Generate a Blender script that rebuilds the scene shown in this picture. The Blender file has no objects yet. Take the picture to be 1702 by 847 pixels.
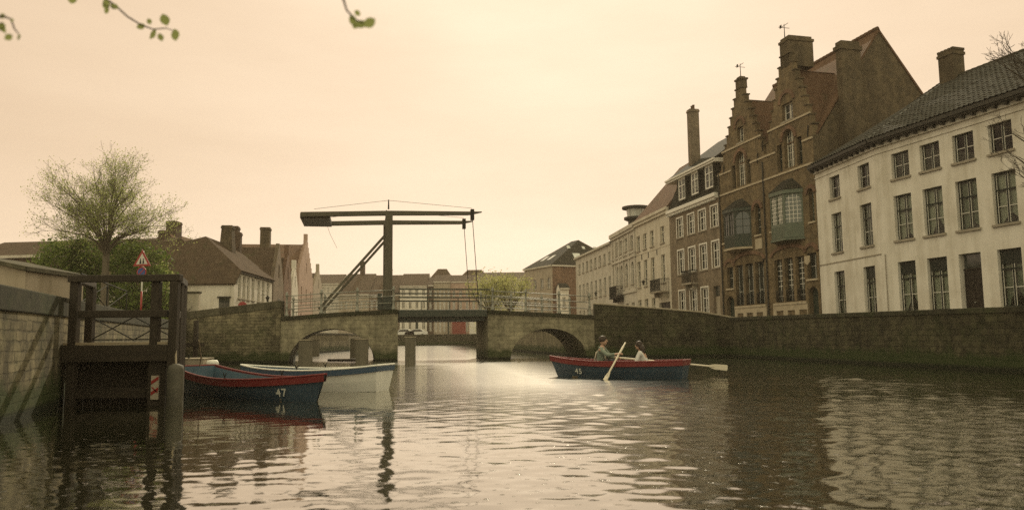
import bpy, bmesh, math, random
import numpy as np
from mathutils import Vector, Matrix, noise as mnoise
random.seed(7)
R = math.radians
scene = bpy.context.scene
COL = scene.collection

# ------------------------------------------------------------------ helpers
def link(o): COL.objects.link(o); return o
def tag(o, label, cat, group=None, kind=None):
    if label: o['label'] = label
    if cat: o['category'] = cat
    if group: o['group'] = group
    if kind: o['kind'] = kind
    return o
def empty(name, label, cat, loc=(0, 0, 0), rot=0.0, group=None, mat=None):
    o = bpy.data.objects.new(name, None); link(o)
    if mat is not None: o.matrix_world = mat
    else:
        o.location = loc; o.rotation_euler = (0, 0, rot)
    o.empty_display_size = .2
    return tag(o, label, cat, group)
def facade_frame(A, d):
    """frame at A with local X along d (horizontal), Z up, Y into the building"""
    d = Vector((d[0], d[1], 0)).normalized(); z = Vector((0, 0, 1)); y = z.cross(d)
    m = Matrix.Identity(4)
    for i, c in enumerate((d, y, z)):
        for j in range(3): m[j][i] = c[j]
    m[0][3], m[1][3] = A[0], A[1]
    return m

class MB:
    def __init__(s, T=None): s.v = []; s.f = []; s.T = T
    def add(s, pts, faces):
        b = len(s.v)
        for p in pts:
            p = Vector(p)
            s.v.append(tuple(s.T @ p) if s.T is not None else tuple(p))
        s.f += [tuple(b + i for i in f) for f in faces]
        return s
    def poly(s, *pts): return s.add(pts, [tuple(range(len(pts)))])
    def box(s, x0, x1, y0, y1, z0, z1):
        return s.add([(x0,y0,z0),(x1,y0,z0),(x1,y1,z0),(x0,y1,z0),(x0,y0,z1),(x1,y0,z1),(x1,y1,z1),(x0,y1,z1)],
                     [(0,3,2,1),(4,5,6,7),(0,1,5,4),(1,2,6,5),(2,3,7,6),(3,0,4,7)])
    def beam(s, p0, p1, w, h, w1=None, h1=None, up=(0, 0, 1)):
        p0, p1 = Vector(p0), Vector(p1); a = (p1 - p0).normalized(); up = Vector(up)
        if abs(a.dot(up)) > .98: up = Vector((0, 1, 0))
        sx = a.cross(up).normalized(); sz = sx.cross(a)
        w1 = w if w1 is None else w1; h1 = h if h1 is None else h1
        q = lambda p, w, h: [p - sx*w/2 - sz*h/2, p + sx*w/2 - sz*h/2, p + sx*w/2 + sz*h/2, p - sx*w/2 + sz*h/2]
        return s.add(q(p0, w, h) + q(p1, w1, h1), [(0,1,2,3),(7,6,5,4),(0,4,5,1),(1,5,6,2),(2,6,7,3),(3,7,4,0)])
    def tube(s, pts, rads, n=8, cap=True):
        pts = [Vector(p) for p in pts]; V = []; F = []
        if not hasattr(rads, '__len__'): rads = [rads]*len(pts)
        prev = None
        for i, p in enumerate(pts):
            t = (pts[min(i+1, len(pts)-1)] - pts[max(i-1, 0)])
            t = t.normalized() if t.length > 1e-9 else Vector((0,0,1))
            if prev is None:
                a = Vector((0,0,1)) if abs(t.z) < .9 else Vector((1,0,0))
                prev = t.cross(a).normalized()
            else:
                prev = (prev - t*prev.dot(t)).normalized() if (prev - t*prev.dot(t)).length > 1e-6 else t.orthogonal().normalized()
            b = t.cross(prev)
            for k in range(n):
                an = 2*math.pi*k/n
                V.append(p + (prev*math.cos(an) + b*math.sin(an))*rads[i])
        for i in range(len(pts)-1):
            for k in range(n):
                F.append((i*n+k, i*n+(k+1) % n, (i+1)*n+(k+1) % n, (i+1)*n+k))
        if cap:
            F.append(tuple(reversed(range(n)))); F.append(tuple((len(pts)-1)*n+k for k in range(n)))
        return s.add(V, F)
    def prism(s, poly, a, b, plane='xz'):
        n = len(poly)
        mk = {'xz': lambda p, t: (p[0], t, p[1]), 'yz': lambda p, t: (t, p[0], p[1]), 'xy': lambda p, t: (p[0], p[1], t)}[plane]
        return s.add([mk(p, a) for p in poly] + [mk(p, b) for p in poly],
                     [tuple(range(n)), tuple(reversed(range(n, 2*n)))] + [(i, (i+1) % n, n+(i+1) % n, n+i) for i in range(n)])
    def grid_wall(s, us, zs, fill, y0, y1):
        us = sorted(set(round(u, 4) for u in us)); zs = sorted(set(round(z, 4) for z in zs))
        nu, nz = len(us)-1, len(zs)-1
        g = [[fill((us[i]+us[i+1])/2, (zs[j]+zs[j+1])/2) for j in range(nz)] for i in range(nu)]
        at = lambda i, j: 0 <= i < nu and 0 <= j < nz and g[i][j]
        for i in range(nu):
            for j in range(nz):
                if not g[i][j]: continue
                a, b, c, d = us[i], us[i+1], zs[j], zs[j+1]
                s.poly((a,y0,c),(b,y0,c),(b,y0,d),(a,y0,d))
                s.poly((b,y1,c),(a,y1,c),(a,y1,d),(b,y1,d))
                if not at(i-1, j): s.poly((a,y1,c),(a,y0,c),(a,y0,d),(a,y1,d))
                if not at(i+1, j): s.poly((b,y0,c),(b,y1,c),(b,y1,d),(b,y0,d))
                if not at(i, j-1): s.poly((a,y0,c),(a,y1,c),(b,y1,c),(b,y0,c))
                if not at(i, j+1): s.poly((a,y0,d),(b,y0,d),(b,y1,d),(a,y1,d))
        return s
    def lathe(s, prof, cx, cy, n=14):
        V = []; F = []
        for r, z in prof:
            for k in range(n):
                a = 2*math.pi*k/n; V.append((cx + r*math.cos(a), cy + r*math.sin(a), z))
        m = len(prof)
        for i in range(m-1):
            for k in range(n): F.append((i*n+k, i*n+(k+1) % n, (i+1)*n+(k+1) % n, (i+1)*n+k))
        F.append(tuple(reversed(range(n)))); F.append(tuple((m-1)*n+k for k in range(n)))
        return s.add(V, F)
    def build(s, name, mat, parent=None, smooth=False, bevel=0.0, weld=False):
        me = bpy.data.meshes.new(name); me.from_pydata(s.v, [], s.f)
        if weld:
            bm = bmesh.new(); bm.from_mesh(me); bmesh.ops.remove_doubles(bm, verts=bm.verts, dist=1e-4)
            bmesh.ops.recalc_face_normals(bm, faces=bm.faces); bm.to_mesh(me); bm.free()
        me.materials.append(mat)
        if smooth:
            for p in me.polygons: p.use_smooth = True
        o = bpy.data.objects.new(name, me); link(o)
        if parent is not None: o.parent = parent
        if bevel:
            b = o.modifiers.new('bevel', 'BEVEL'); b.width = bevel; b.segments = 2; b.limit_method = 'ANGLE'; b.angle_limit = R(40)
        return o

# ------------------------------------------------------------------ materials
class NT:
    def __init__(s, m): s.t = m.node_tree; s.n = s.t.nodes; s.l = s.t.links
    def new(s, t, **kw):
        n = s.n.new(t)
        for k, v in kw.items():
            if hasattr(n, k) and k not in n.inputs: setattr(n, k, v)
            else: n.inputs[k].default_value = v
        return n
    def link(s, a, b): s.l.new(a, b)
    def math(s, op, a, b=None, clamp=False):
        n = s.n.new('ShaderNodeMath'); n.operation = op; n.use_clamp = clamp
        for i, x in enumerate((a, b)):
            if x is None: continue
            if isinstance(x, (int, float)): n.inputs[i].default_value = x
            else: s.link(x, n.inputs[i])
        return n.outputs[0]
    def mix(s, fac, a, b, blend='MIX'):
        n = s.n.new('ShaderNodeMix'); n.data_type = 'RGBA'; n.blend_type = blend
        for sock, x in ((n.inputs[0], fac), (n.inputs[6], a), (n.inputs[7], b)):
            if isinstance(x, (int, float)): sock.default_value = x
            elif isinstance(x, tuple): sock.default_value = (*x, 1) if len(x) == 3 else x
            else: s.link(x, sock)
        return n.outputs[2]
    def ramp(s, fac, stops):
        n = s.n.new('ShaderNodeValToRGB'); e = n.color_ramp.elements
        while len(e) < len(stops): e.new(.5)
        for el, (p, c) in zip(e, stops):
            el.position = p; el.color = (c, c, c, 1) if isinstance(c, (int, float)) else (*c, 1)
        s.link(fac, n.inputs[0]); return n.outputs[0]
    def noise(s, vec, scale, detail=4, rough=.55):
        n = s.n.new('ShaderNodeTexNoise'); n.inputs['Scale'].default_value = scale; n.inputs['Detail'].default_value = detail; n.inputs['Roughness'].default_value = rough
        if vec is not None: s.link(vec, n.inputs['Vector'])
        return n.outputs[0]
    def obj(s):
        n = s.n.new('ShaderNodeTexCoord'); return n.outputs['Object']
    def mapping(s, vec, scale=(1,1,1), loc=(0,0,0)):
        n = s.n.new('ShaderNodeMapping'); n.inputs['Scale'].default_value = scale; n.inputs['Location'].default_value = loc
        s.link(vec, n.inputs['Vector']); return n.outputs[0]
    def wallvec(s, vec):
        x = s.n.new('ShaderNodeSeparateXYZ'); s.link(vec, x.inputs[0])
        c = s.n.new('ShaderNodeCombineXYZ'); s.link(s.math('ADD', x.outputs[0], x.outputs[1]), c.inputs[0]); s.link(x.outputs[2], c.inputs[1])
        return c.outputs[0], x.outputs[2]
    def bump(s, h, strength, dist, nrm=None):
        n = s.n.new('ShaderNodeBump'); n.inputs['Strength'].default_value = strength; n.inputs['Distance'].default_value = dist
        s.link(h, n.inputs['Height'])
        if nrm is not None: s.link(nrm, n.inputs['Normal'])
        return n.outputs[0]

def base(name):
    m = bpy.data.materials.new(name); m.use_nodes = True; t = NT(m)
    return m, t, t.n['Principled BSDF']
def sc(c, k): return tuple(min(1, x*k) for x in c)

def simple(name, col, rough=.7, var=.25, scale=3.0, bump=.15, bdist=.01, spec=.3, metal=0.0, coat=0.0):
    m, t, b = base(name); v = t.obj()
    n1 = t.noise(v, scale, 5); n2 = t.noise(v, scale*7, 3)
    f = t.math('ADD', t.math('MULTIPLY', n1, .65), t.math('MULTIPLY', n2, .35))
    c = t.mix(t.ramp(f, [(.3, 0.0), (.7, 1.0)]), sc(col, 1-var), sc(col, 1+var))
    t.link(c, b.inputs['Base Color']); b.inputs['Roughness'].default_value = rough; b.inputs['Specular IOR Level'].default_value = spec
    b.inputs['Metallic'].default_value = metal
    if bump: t.link(t.bump(n2, bump, bdist), b.inputs['Normal'])
    return m
def plaster(name, col, stain=.35):
    m, t, b = base(name); v = t.obj()
    n1 = t.noise(v, .7, 6, .6); n2 = t.noise(t.mapping(v, (2.2, 2.2, .18)), 1.0, 5, .6); n3 = t.noise(v, 30, 3)
    f = t.math('ADD', t.math('MULTIPLY', n1, .5), t.math('MULTIPLY', n2, .5))
    c = t.mix(t.ramp(f, [(.36, 1.0), (.56, 0.0)]), col, sc((col[0], col[1]*.97, col[2]*.9), 1-stain))
    c = t.mix(t.math('MULTIPLY', n3, .25), c, sc(col, .75))
    t.link(c, b.inputs['Base Color']); b.inputs['Roughness'].default_value = .9; b.inputs['Specular IOR Level'].default_value = .15
    t.link(t.bump(n3, .25, .01), b.inputs['Normal'])
    return m
def brick(name, c1, c2, mortar, bw=.22, bh=.07, ms=.010, grime=.5, green=0.0, water=False, bump=.5):
    m, t, b = base(name); v = t.obj(); wv, z = t.wallvec(v)
    wob = t.noise(v, 3.0, 2)
    add = t.n.new('ShaderNodeVectorMath'); add.operation = 'ADD'
    cmb = t.n.new('ShaderNodeCombineXYZ'); t.link(t.math('MULTIPLY', wob, bh*.5), cmb.inputs[1]); t.link(t.math('MULTIPLY', wob, bw*.3), cmb.inputs[0])
    t.link(wv, add.inputs[0]); t.link(cmb.outputs[0], add.inputs[1])
    br = t.n.new('ShaderNodeTexBrick'); t.link(add.outputs[0], br.inputs['Vector'])
    br.inputs['Scale'].default_value = 1; br.inputs['Brick Width'].default_value = bw; br.inputs['Row Height'].default_value = bh
    br.inputs['Mortar Size'].default_value = ms; br.inputs['Mortar Smooth'].default_value = .3; br.inputs['Bias'].default_value = 0
    br.inputs['Color1'].default_value = (*c1, 1); br.inputs['Color2'].default_value = (*c2, 1); br.inputs['Mortar'].default_value = (*mortar, 1)
    big = t.noise(v, .45, 6, .6); streak = t.noise(t.mapping(v, (1.3, 1.3, .1)), 1.0, 5, .65); fine = t.noise(v, 9, 4)
    c = t.mix(t.ramp(big, [(.35, .75), (.65, 0.0)]), br.outputs[0], sc(c1, .55))
    c = t.mix(t.math('MULTIPLY', t.ramp(streak, [(.42, 1.0), (.6, 0.0)]), grime), c, sc(mortar, .28))
    c = t.mix(t.math('MULTIPLY', fine, .3), c, sc(c2, .6))
    c = t.mix(t.ramp(t.noise(v, 2.3, 5, .7), [(.44, 0.0), (.70, .5)]), c, sc(c2, 1.35))
    c = t.mix(t.ramp(t.noise(t.mapping(v, (1, 1, 1), (9, 4, 2)), 3.1, 5, .7), [(.48, 0.0), (.72, .5)]), c, sc(c1, .5))
    if green:
        g = t.ramp(t.noise(v, .8, 6, .65), [(.5, 0.0), (.68, 1.0)])
        c = t.mix(t.math('MULTIPLY', g, green), c, (.05, .07, .02))
    if water:
        e = t.math('ADD', z, t.math('MULTIPLY', t.noise(v, 1.6, 5), -.9))
        lo = t.ramp(e, [(0.0, 1.0), (.28, .0)])
        c = t.mix(t.math('MULTIPLY', lo, .85), c, (.03, .045, .012))
        e2 = t.ramp(z, [(.10, 1.0), (.2, 0.0)])
        c = t.mix(t.math('MULTIPLY', e2, .9), c, (.012, .014, .007))
    t.link(c, b.inputs['Base Color']); b.inputs['Roughness'].default_value = .92; b.inputs['Specular IOR Level'].default_value = .2
    h = t.math('SUBTRACT', t.math('MULTIPLY', fine, .6), br.outputs['Fac'])
    t.link(t.bump(h, bump, .02), b.inputs['Normal'])
    return m
def tiles(name, col, pitch=.24, course=.27, var=.3, strength=.9):
    m, t, b = base(name); v = t.obj()
    tc = t.n.new('ShaderNodeTexCoord'); nx = t.n.new('ShaderNodeSeparateXYZ'); t.link(tc.outputs['Normal'], nx.inputs[0])
    px = t.n.new('ShaderNodeSeparateXYZ'); t.link(v, px.inputs[0])
    side = t.math('GREATER_THAN', t.math('ABSOLUTE', nx.outputs[0]), t.math('ABSOLUTE', nx.outputs[1]))
    along = t.math('ADD', t.math('MULTIPLY', side, px.outputs[1]), t.math('MULTIPLY', t.math('SUBTRACT', 1.0, side), px.outputs[0]))
    x = t.n.new('ShaderNodeCombineXYZ'); t.link(along, x.inputs[0]); t.link(px.outputs[2], x.inputs[1])
    wv = x.outputs[0]; x = t.n.new('ShaderNodeSeparateXYZ'); t.link(wv, x.inputs[0])
    su = t.math('SINE', t.math('MULTIPLY', x.outputs[0], 2*math.pi/pitch))
    zz = t.math('FRACT', t.math('DIVIDE', x.outputs[1], course))
    h = t.math('ADD', t.math('MULTIPLY', su, .5), t.math('MULTIPLY', t.math('SUBTRACT', 1.0, zz), .7))
    cell = t.n.new('ShaderNodeTexWhiteNoise'); cell.noise_dimensions = '2D'
    fl = t.n.new('ShaderNodeCombineXYZ'); t.link(t.math('FLOOR', t.math('DIVIDE', x.outputs[0], pitch)), fl.inputs[0]); t.link(t.math('FLOOR', t.math('DIVIDE', x.outputs[1], course)), fl.inputs[1])
    t.link(fl.outputs[0], cell.inputs['Vector'])
    big = t.noise(v, .5, 6, .6)
    f = t.math('ADD', t.math('MULTIPLY', cell.outputs[0], .5), t.math('MULTIPLY', big, .5))
    c = t.mix(f, sc(col, 1-var), sc(col, 1+var))
    c = t.mix(t.ramp(t.noise(v, 1.1, 6, .7), [(.55, 0.0), (.72, .6)]), c, (.06, .065, .03))
    t.link(c, b.inputs['Base Color']); b.inputs['Roughness'].default_value = .85; b.inputs['Specular IOR Level'].default_value = .04
    t.link(t.bump(h, strength*1.0, .05), b.inputs['Normal'])
    return m
def wood(name, col, axis='x', rough=.75, var=.4):
    m, t, b = base(name); v = t.obj()
    s = {'x': (.8, 9, 9), 'z': (9, 9, .8), 'y': (9, .8, 9)}[axis]
    n = t.noise(t.mapping(v, s), 1.0, 6, .65); n2 = t.noise(v, 1.3, 5)
    f = t.math('ADD', t.math('MULTIPLY', n, .6), t.math('MULTIPLY', n2, .4))
    c = t.mix(t.ramp(f, [(.32, 0.0), (.68, 1.0)]), sc(col, 1-var), sc(col, 1+var))
    t.link(c, b.inputs['Base Color']); b.inputs['Roughness'].default_value = rough; b.inputs['Specular IOR Level'].default_value = .25
    t.link(t.bump(n, .4, .01), b.inputs['Normal'])
    return m
def glass(name, tint=(.76, .81, .74), rough=.03):
    m, t, b = base(name); t.n.remove(b); out = t.n['Material Output']
    fr = t.new('ShaderNodeFresnel'); fr.inputs['IOR'].default_value = 1.38
    tr = t.new('ShaderNodeBsdfTransparent'); tr.inputs[0].default_value = (*tint, 1)
    gl = t.new('ShaderNodeBsdfGlossy'); gl.inputs['Roughness'].default_value = rough
    v = t.obj(); t.link(t.bump(t.noise(v, 1.2, 2), .12, .02), gl.inputs['Normal'])
    mx = t.new('ShaderNodeMixShader'); t.link(fr.outputs[0], mx.inputs[0]); t.link(tr.outputs[0], mx.inputs[1]); t.link(gl.outputs[0], mx.inputs[2])
    t.link(mx.outputs[0], out.inputs['Surface'])
    return m
def darkglass(name, col=(.03, .035, .03)):
    m, t, b = base(name); v = t.obj()
    c = t.mix(t.noise(v, 1.4, 3), sc(col, .5), sc(col, 1.8)); t.link(c, b.inputs['Base Color'])
    b.inputs['Roughness'].default_value = .06; b.inputs['Specular IOR Level'].default_value = .7
    t.link(t.bump(t.noise(v, .9, 2), .15, .03), b.inputs['Normal'])
    return m
def leafmat(name, c1, c2, trans=.45):
    m, t, b = base(name); out = t.n['Material Output']
    g = t.n.new('ShaderNodeNewGeometry'); v = t.obj()
    f = t.math('ADD', t.math('MULTIPLY', g.outputs['Random Per Island'], .55), t.math('MULTIPLY', t.noise(v, .7, 4), .45))
    c = t.mix(t.ramp(f, [(.25, 0.0), (.75, 1.0)]), c1, c2)
    t.link(c, b.inputs['Base Color']); b.inputs['Roughness'].default_value = .6; b.inputs['Specular IOR Level'].default_value = .25
    tl = t.n.new('ShaderNodeBsdfTranslucent'); t.link(c, tl.inputs[0])
    mx = t.n.new('ShaderNodeMixShader'); mx.inputs[0].default_value = trans
    t.link(b.outputs[0], mx.inputs[1]); t.link(tl.outputs[0], mx.inputs[2]); t.link(mx.outputs[0], out.inputs['Surface'])
    return m

M = {}
M['plaster'] = plaster('white_plaster', (.74, .69, .60), .3)
M['plaster_cream'] = plaster('cream_plaster', (.62, .56, .46), .3)
M['plaster_pale'] = plaster('pale_stone_plaster', (.58, .53, .45), .35)
M['plaster_tan'] = plaster('tan_plaster', (.40, .34, .26), .35)
M['plaster_pink'] = plaster('pink_plaster', (.46, .33, .26), .35)
M['brick_brown'] = brick('brown_brick', (.13, .095, .052), (.25, .18, .10), (.24, .195, .13), grime=.5)
M['brick_grey'] = brick('grey_brown_brick', (.20, .155, .105), (.28, .215, .15), (.30, .25, .19), grime=.35)
M['brick_red'] = brick('dull_red_brick', (.19, .105, .065), (.24, .14, .085), (.26, .20, .15), grime=.4)
M['brick_dark'] = brick('dark_brick', (.09, .06, .04), (.13, .085, .055), (.13, .10, .07), grime=.5)
M['brick_side'] = brick('weathered_gable_brick', (.105, .082, .05), (.16, .12, .072), (.15, .12, .08), grime=.6)
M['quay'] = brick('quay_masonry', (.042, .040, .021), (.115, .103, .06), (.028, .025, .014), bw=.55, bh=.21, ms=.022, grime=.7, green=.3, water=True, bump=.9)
M['quay_pale'] = brick('quay_masonry_pale', (.13, .113, .066), (.31, .265, .165), (.08, .07, .042), bw=.42, bh=.17, ms=.02, grime=.7, green=.3, water=True, bump=.9)  # paler masonry with smaller blocks than the long wall
M['quay_back'] = brick('pale_far_quay_masonry', (.22, .19, .125), (.34, .29, .19), (.2, .17, .11), bw=.5, bh=.2, ms=.02, grime=.5, green=.1, water=True, bump=.6)  # paler tan masonry for the walls beyond the bridge
M['bridge'] = brick('bridge_masonry', (.26, .23, .15), (.41, .36, .24), (.2, .175, .115), bw=.6, bh=.24, ms=.018, grime=.5, green=.2, water=True, bump=.5)
M['coping'] = brick('coping_stone', (.07, .064, .04), (.12, .108, .07), (.022, .02, .013), bw=1.3, bh=7, ms=.022, grime=.3, bump=.6)
M['coping_mossy'] = brick('mossy_coping', (.034, .033, .019), (.064, .06, .037), (.012, .012, .007), bw=1.2, bh=7, ms=.022, grime=.3, green=.4, bump=.6)
M['coping_pale'] = simple('pale_coping_stone', (.33, .28, .20), .85, .3, 1.6, .4)
M['stone_trim'] = simple('stone_trim', (.42, .35, .25), .85, .25, 2.5, .3)
M['stone_sill'] = simple('sill_stone', (.30, .26, .20), .85, .25, 3, .3)
M['white_paint'] = simple('white_paint', (.70, .66, .58), .45, .08, 4, .05)
M['cream_paint'] = simple('cream_paint', (.6, .55, .45), .5, .12, 4, .05)
M['dark_frame'] = simple('dark_green_frame_paint', (.012, .017, .012), .45, .2, 4, .05)
M['green_paint'] = simple('grey_green_paint', (.105, .125, .09), .5, .2, 4, .1)
M['dark_green_paint'] = simple('dark_green_paint', (.03, .04, .028), .5, .25, 4, .1)
M['door_dark'] = wood('dark_door_wood', (.022, .016, .011), 'z', .5)
M['tile_grey'] = tiles('grey_pantiles', (.05, .046, .033), .26, .30)
M['tile_red'] = tiles('red_brown_tiles', (.12, .072, .045), .22, .26, strength=.6)
M['tile_brown'] = tiles('brown_tiles', (.085, .06, .04), .26, .30)
M['tile_plain'] = simple('grey_clay_tile', (.038, .035, .025), .7, .35, 2.2, .1, spec=.3)
M['slate'] = tiles('dark_slate', (.035, .033, .026), .3, .22, .25, .4)
M['lead'] = simple('lead_flashing', (.20, .20, .18), .45, .2, 3, .1, spec=.5)
M['gutter'] = simple('dark_gutter', (.03, .027, .02), .6, .3, 3, .1)
M['glass'] = glass('window_glass')
M['glass_dark'] = darkglass('dark_window_glass')
M['glass_green'] = darkglass('greenish_window_glass', (.07, .08, .06))
M['glass_pale'] = darkglass('pale_glossy_glass', (.45, .45, .4))  # pale opaque base colour with a glossy finish
M['curtain'] = simple('net_curtain', (.30, .31, .25), .95, .12, 2, 0)
M['curtain_pale'] = simple('white_net_curtain', (.6, .58, .5), .95, .12, 2, 0)
M['interior'] = simple('dark_interior', (.02, .018, .014), .95, .2, 2, 0)
M['iron'] = simple('dark_iron', (.025, .024, .02), .8, .3, 5, .2, spec=.15)
M['rail_paint'] = simple('grey_green_iron_paint', (.24, .235, .19), .5, .25, 5, .15, spec=.4)
M['steel_dark'] = simple('dark_green_steel', (.028, .034, .022), .5, .35, 3, .2, spec=.4)
M['bridge_wood'] = wood('bridge_beam_paint', (.085, .075, .05), 'x', .6, .3)
M['bridge_post'] = wood('bridge_post_paint', (.085, .075, .05), 'z', .6, .3)
M['wood_dark'] = wood('tarred_timber', (.035, .027, .018), 'x', .8, .35)
M['wood_dark_up'] = wood('tarred_upright_timber', (.035, .027, .018), 'z', .8, .35)
M['wood_edge'] = wood('worn_plank_edge', (.30, .24, .16), 'x', .8, .3)
M['pile'] = wood('weathered_pile_timber', (.16, .14, .10), 'z', .85, .35)
M['boat_blue'] = simple('boat_blue_paint', (.035, .058, .08), .45, .45, 1.6, .12, spec=.4)
M['boat_blue_in'] = simple('boat_inner_blue_paint', (.06, .105, .14), .55, .25, 3, .12)
M['boat_red'] = simple('boat_red_paint', (.165, .02, .018), .5, .2, 3, .1, spec=.4)
M['boat_white'] = simple('boat_white_paint', (.82, .79, .7), .5, .12, 2, .08)
M['boat_rim'] = simple('boat_blue_rim_paint', (.06, .095, .14), .45, .2, 3, .1)
M['boat_wood'] = wood('boat_thwart_wood', (.22, .16, .09), 'y', .6, .25)
M['oar'] = wood('oar_wood', (.68, .60, .46), 'x', .5, .15)
M['number'] = simple('white_lettering', (.7, .68, .6), .6, .05, 5, 0)
M['bark'] = wood('bark', (.07, .055, .038), 'z', .9, .4)
M['bark_pale'] = wood('grey_bark', (.12, .10, .07), 'z', .9, .35)
M['leaf_spring'] = leafmat('spring_leaf', (.28, .33, .10), (.46, .50, .18), .6)
M['leaf_green'] = leafmat('shrub_leaf', (.07, .115, .022), (.20, .25, .06), .45)
M['leaf_yellow'] = leafmat('yellow_green_leaf', (.30, .32, .10), (.50, .48, .20), .5)
M['leaf_near'] = leafmat('twig_leaf', (.16, .19, .06), (.26, .28, .10), .6)
M['skin'] = simple('skin', (.48, .30, .21), .55, .08, 6, 0)
M['hair'] = simple('dark_brown_hair', (.035, .022, .014), .5, .3, 20, .3)
M['shirt'] = simple('grey_green_shirt', (.19, .22, .17), .9, .15, 6, .1)
M['vest'] = simple('pale_strap_cloth', (.55, .47, .36), .9, .1, 6, .1)
M['jacket'] = simple('pale_jacket', (.58, .55, .5), .9, .12, 6, .1)
M['trousers'] = simple('dark_trousers', (.03, .03, .035), .9, .2, 6, .1)
M['sign_red'] = simple('sign_red', (.27, .03, .025), .4, .08, 4, 0)
M['sign_white'] = simple('sign_white', (.5, .48, .42), .4, .05, 4, 0)
M['sign_blue'] = simple('sign_blue', (.03, .06, .2), .4, .08, 4, 0)
M['sign_black'] = simple('sign_black', (.01, .01, .01), .5, .05, 4, 0)
M['fender'] = simple('grey_fender_rubber', (.09, .082, .06), .7, .3, 4, .3)
M['rope'] = simple('rope', (.35, .29, .2), .9, .2, 20, .3)
M['car_white'] = simple('car_white_paint', (.75, .73, .68), .25, .04, 2, 0, spec=.6)
M['car_glass'] = darkglass('car_glass', (.04, .045, .045))
M['tyre'] = simple('tyre_rubber', (.015, .015, .015), .8, .2, 6, 0)
M['shop_red'] = simple('shopfront_red', (.22, .05, .035), .6, .2, 3, .05)
M['asphalt'] = simple('asphalt_road', (.05, .047, .042), .9, .25, 4, .3)

def cobble():
    m, t, b = base('cobbled_ground'); v = t.obj()
    vo = t.n.new('ShaderNodeTexVoronoi'); vo.inputs['Scale'].default_value = 6; t.link(v, vo.inputs['Vector'])
    c = t.mix(t.noise(v, .5, 6), (.13, .105, .075), (.22, .18, .13)); c = t.mix(t.ramp(vo.outputs['Distance'], [(.3, 0.0), (.6, .5)]), c, (.06, .05, .035))
    t.link(c, b.inputs['Base Color']); b.inputs['Roughness'].default_value = .9
    t.link(t.bump(vo.outputs['Distance'], .4, .02), b.inputs['Normal']); return m
M['ground'] = cobble()

def water_mat():
    m, t, b = base('canal_water'); v = t.obj()
    w1 = t.noise(t.mapping(v, (1.1, 1.9, 1)), 1.0, 3, .5)
    w2 = t.noise(t.mapping(v, (2.6, 4.4, 1), (7, 3, 0)), 1.0, 3, .55)
    w3 = t.noise(t.mapping(v, (9, 15, 1), (1, 9, 0)), 1.0, 3, .6)
    # wind patches: the open water towards the far quay of houses is more ruffled than the sheltered middle
    sx = t.n.new('ShaderNodeSeparateXYZ'); t.link(v, sx.inputs[0])
    patch = t.ramp(t.noise(t.mapping(v, (.10, .16, 1), (4, 2, 0)), 1.0, 4, .6), [(.40, .45), (.62, 1.0)])
    side = t.ramp(t.math('ADD', t.math('MULTIPLY', sx.outputs[0], .07), .30), [(.36, .12), (.52, .6), (.80, 3.2)])
    k = t.math('MULTIPLY', patch, side)
    h = t.math('ADD', t.math('MULTIPLY', w1, .2), t.math('ADD', t.math('MULTIPLY', t.math('MULTIPLY', w2, k), .6), t.math('MULTIPLY', t.math('MULTIPLY', w3, k), .26)))
    # scattered short steep wavelets that catch the sun
    pk = t.ramp(t.noise(t.mapping(v, (7, 11, 1), (3, 5, 0)), 1.0, 2, .5), [(.66, 0.0), (.76, 1.0)])
    near = t.ramp(t.math('DIVIDE', sx.outputs[1], 40.0), [(.12, 1.0), (.26, .55), (.50, .3), (1.0, .15)])
    h = t.math('MULTIPLY', h, near)
    h = t.math('ADD', h, t.math('MULTIPLY', t.math('MULTIPLY', pk, t.ramp(t.math('DIVIDE', sx.outputs[1], 40.0), [(.16, 1.0), (.30, 0.0)])), .36))
    nb = t.bump(h, 1.0, WATER_BUMP)
    out = t.n['Material Output']; t.n.remove(b)
    df = t.n.new('ShaderNodeBsdfDiffuse'); df.inputs['Color'].default_value = (.014, .015, .007, 1)
    gl = t.n.new('ShaderNodeBsdfGlossy');  gl.inputs['Color'].default_value = (1, .985, .95, 1)
    # open water is finely ruffled, the strips under the walls are sheltered
    rgh = t.ramp(t.math('DIVIDE', sx.outputs[1], 100.0), [(.05, .05), (.09, .08), (.14, .125), (.22, .185), (.38, .19), (.55, .16)])
    acr = t.math('ADD', sx.outputs[0], t.math('MULTIPLY', sx.outputs[1], .12))
    lft = t.math('ADD', acr, t.math('MULTIPLY', t.math('MAXIMUM', t.math('SUBTRACT', sx.outputs[1], 38.0), 0.0), .8))
    shel = t.math('MULTIPLY', t.ramp(t.math('ADD', .5, t.math('DIVIDE', lft, 20.0)), [(.44, .5), (.58, 1.0)]), t.ramp(t.math('ADD', .5, t.math('DIVIDE', acr, 20.0)), [(.68, 1.0), (.90, .30)]))
    t.link(t.math('MULTIPLY', rgh, shel), gl.inputs['Roughness'])
    lw = t.n.new('ShaderNodeLayerWeight')
    for q in (gl, lw): t.link(nb, q.inputs['Normal'])
    f = t.math('ADD', .04, t.math('MULTIPLY', t.math('POWER', lw.outputs['Facing'], 2.4), .96), True)
    mx = t.n.new('ShaderNodeMixShader'); t.link(f, mx.inputs[0]); t.link(df.outputs[0], mx.inputs[1]); t.link(gl.outputs[0], mx.inputs[2]); t.link(mx.outputs[0], out.inputs['Surface'])
    return m
WATER_BUMP = .022
M['water'] = water_mat()

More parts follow.
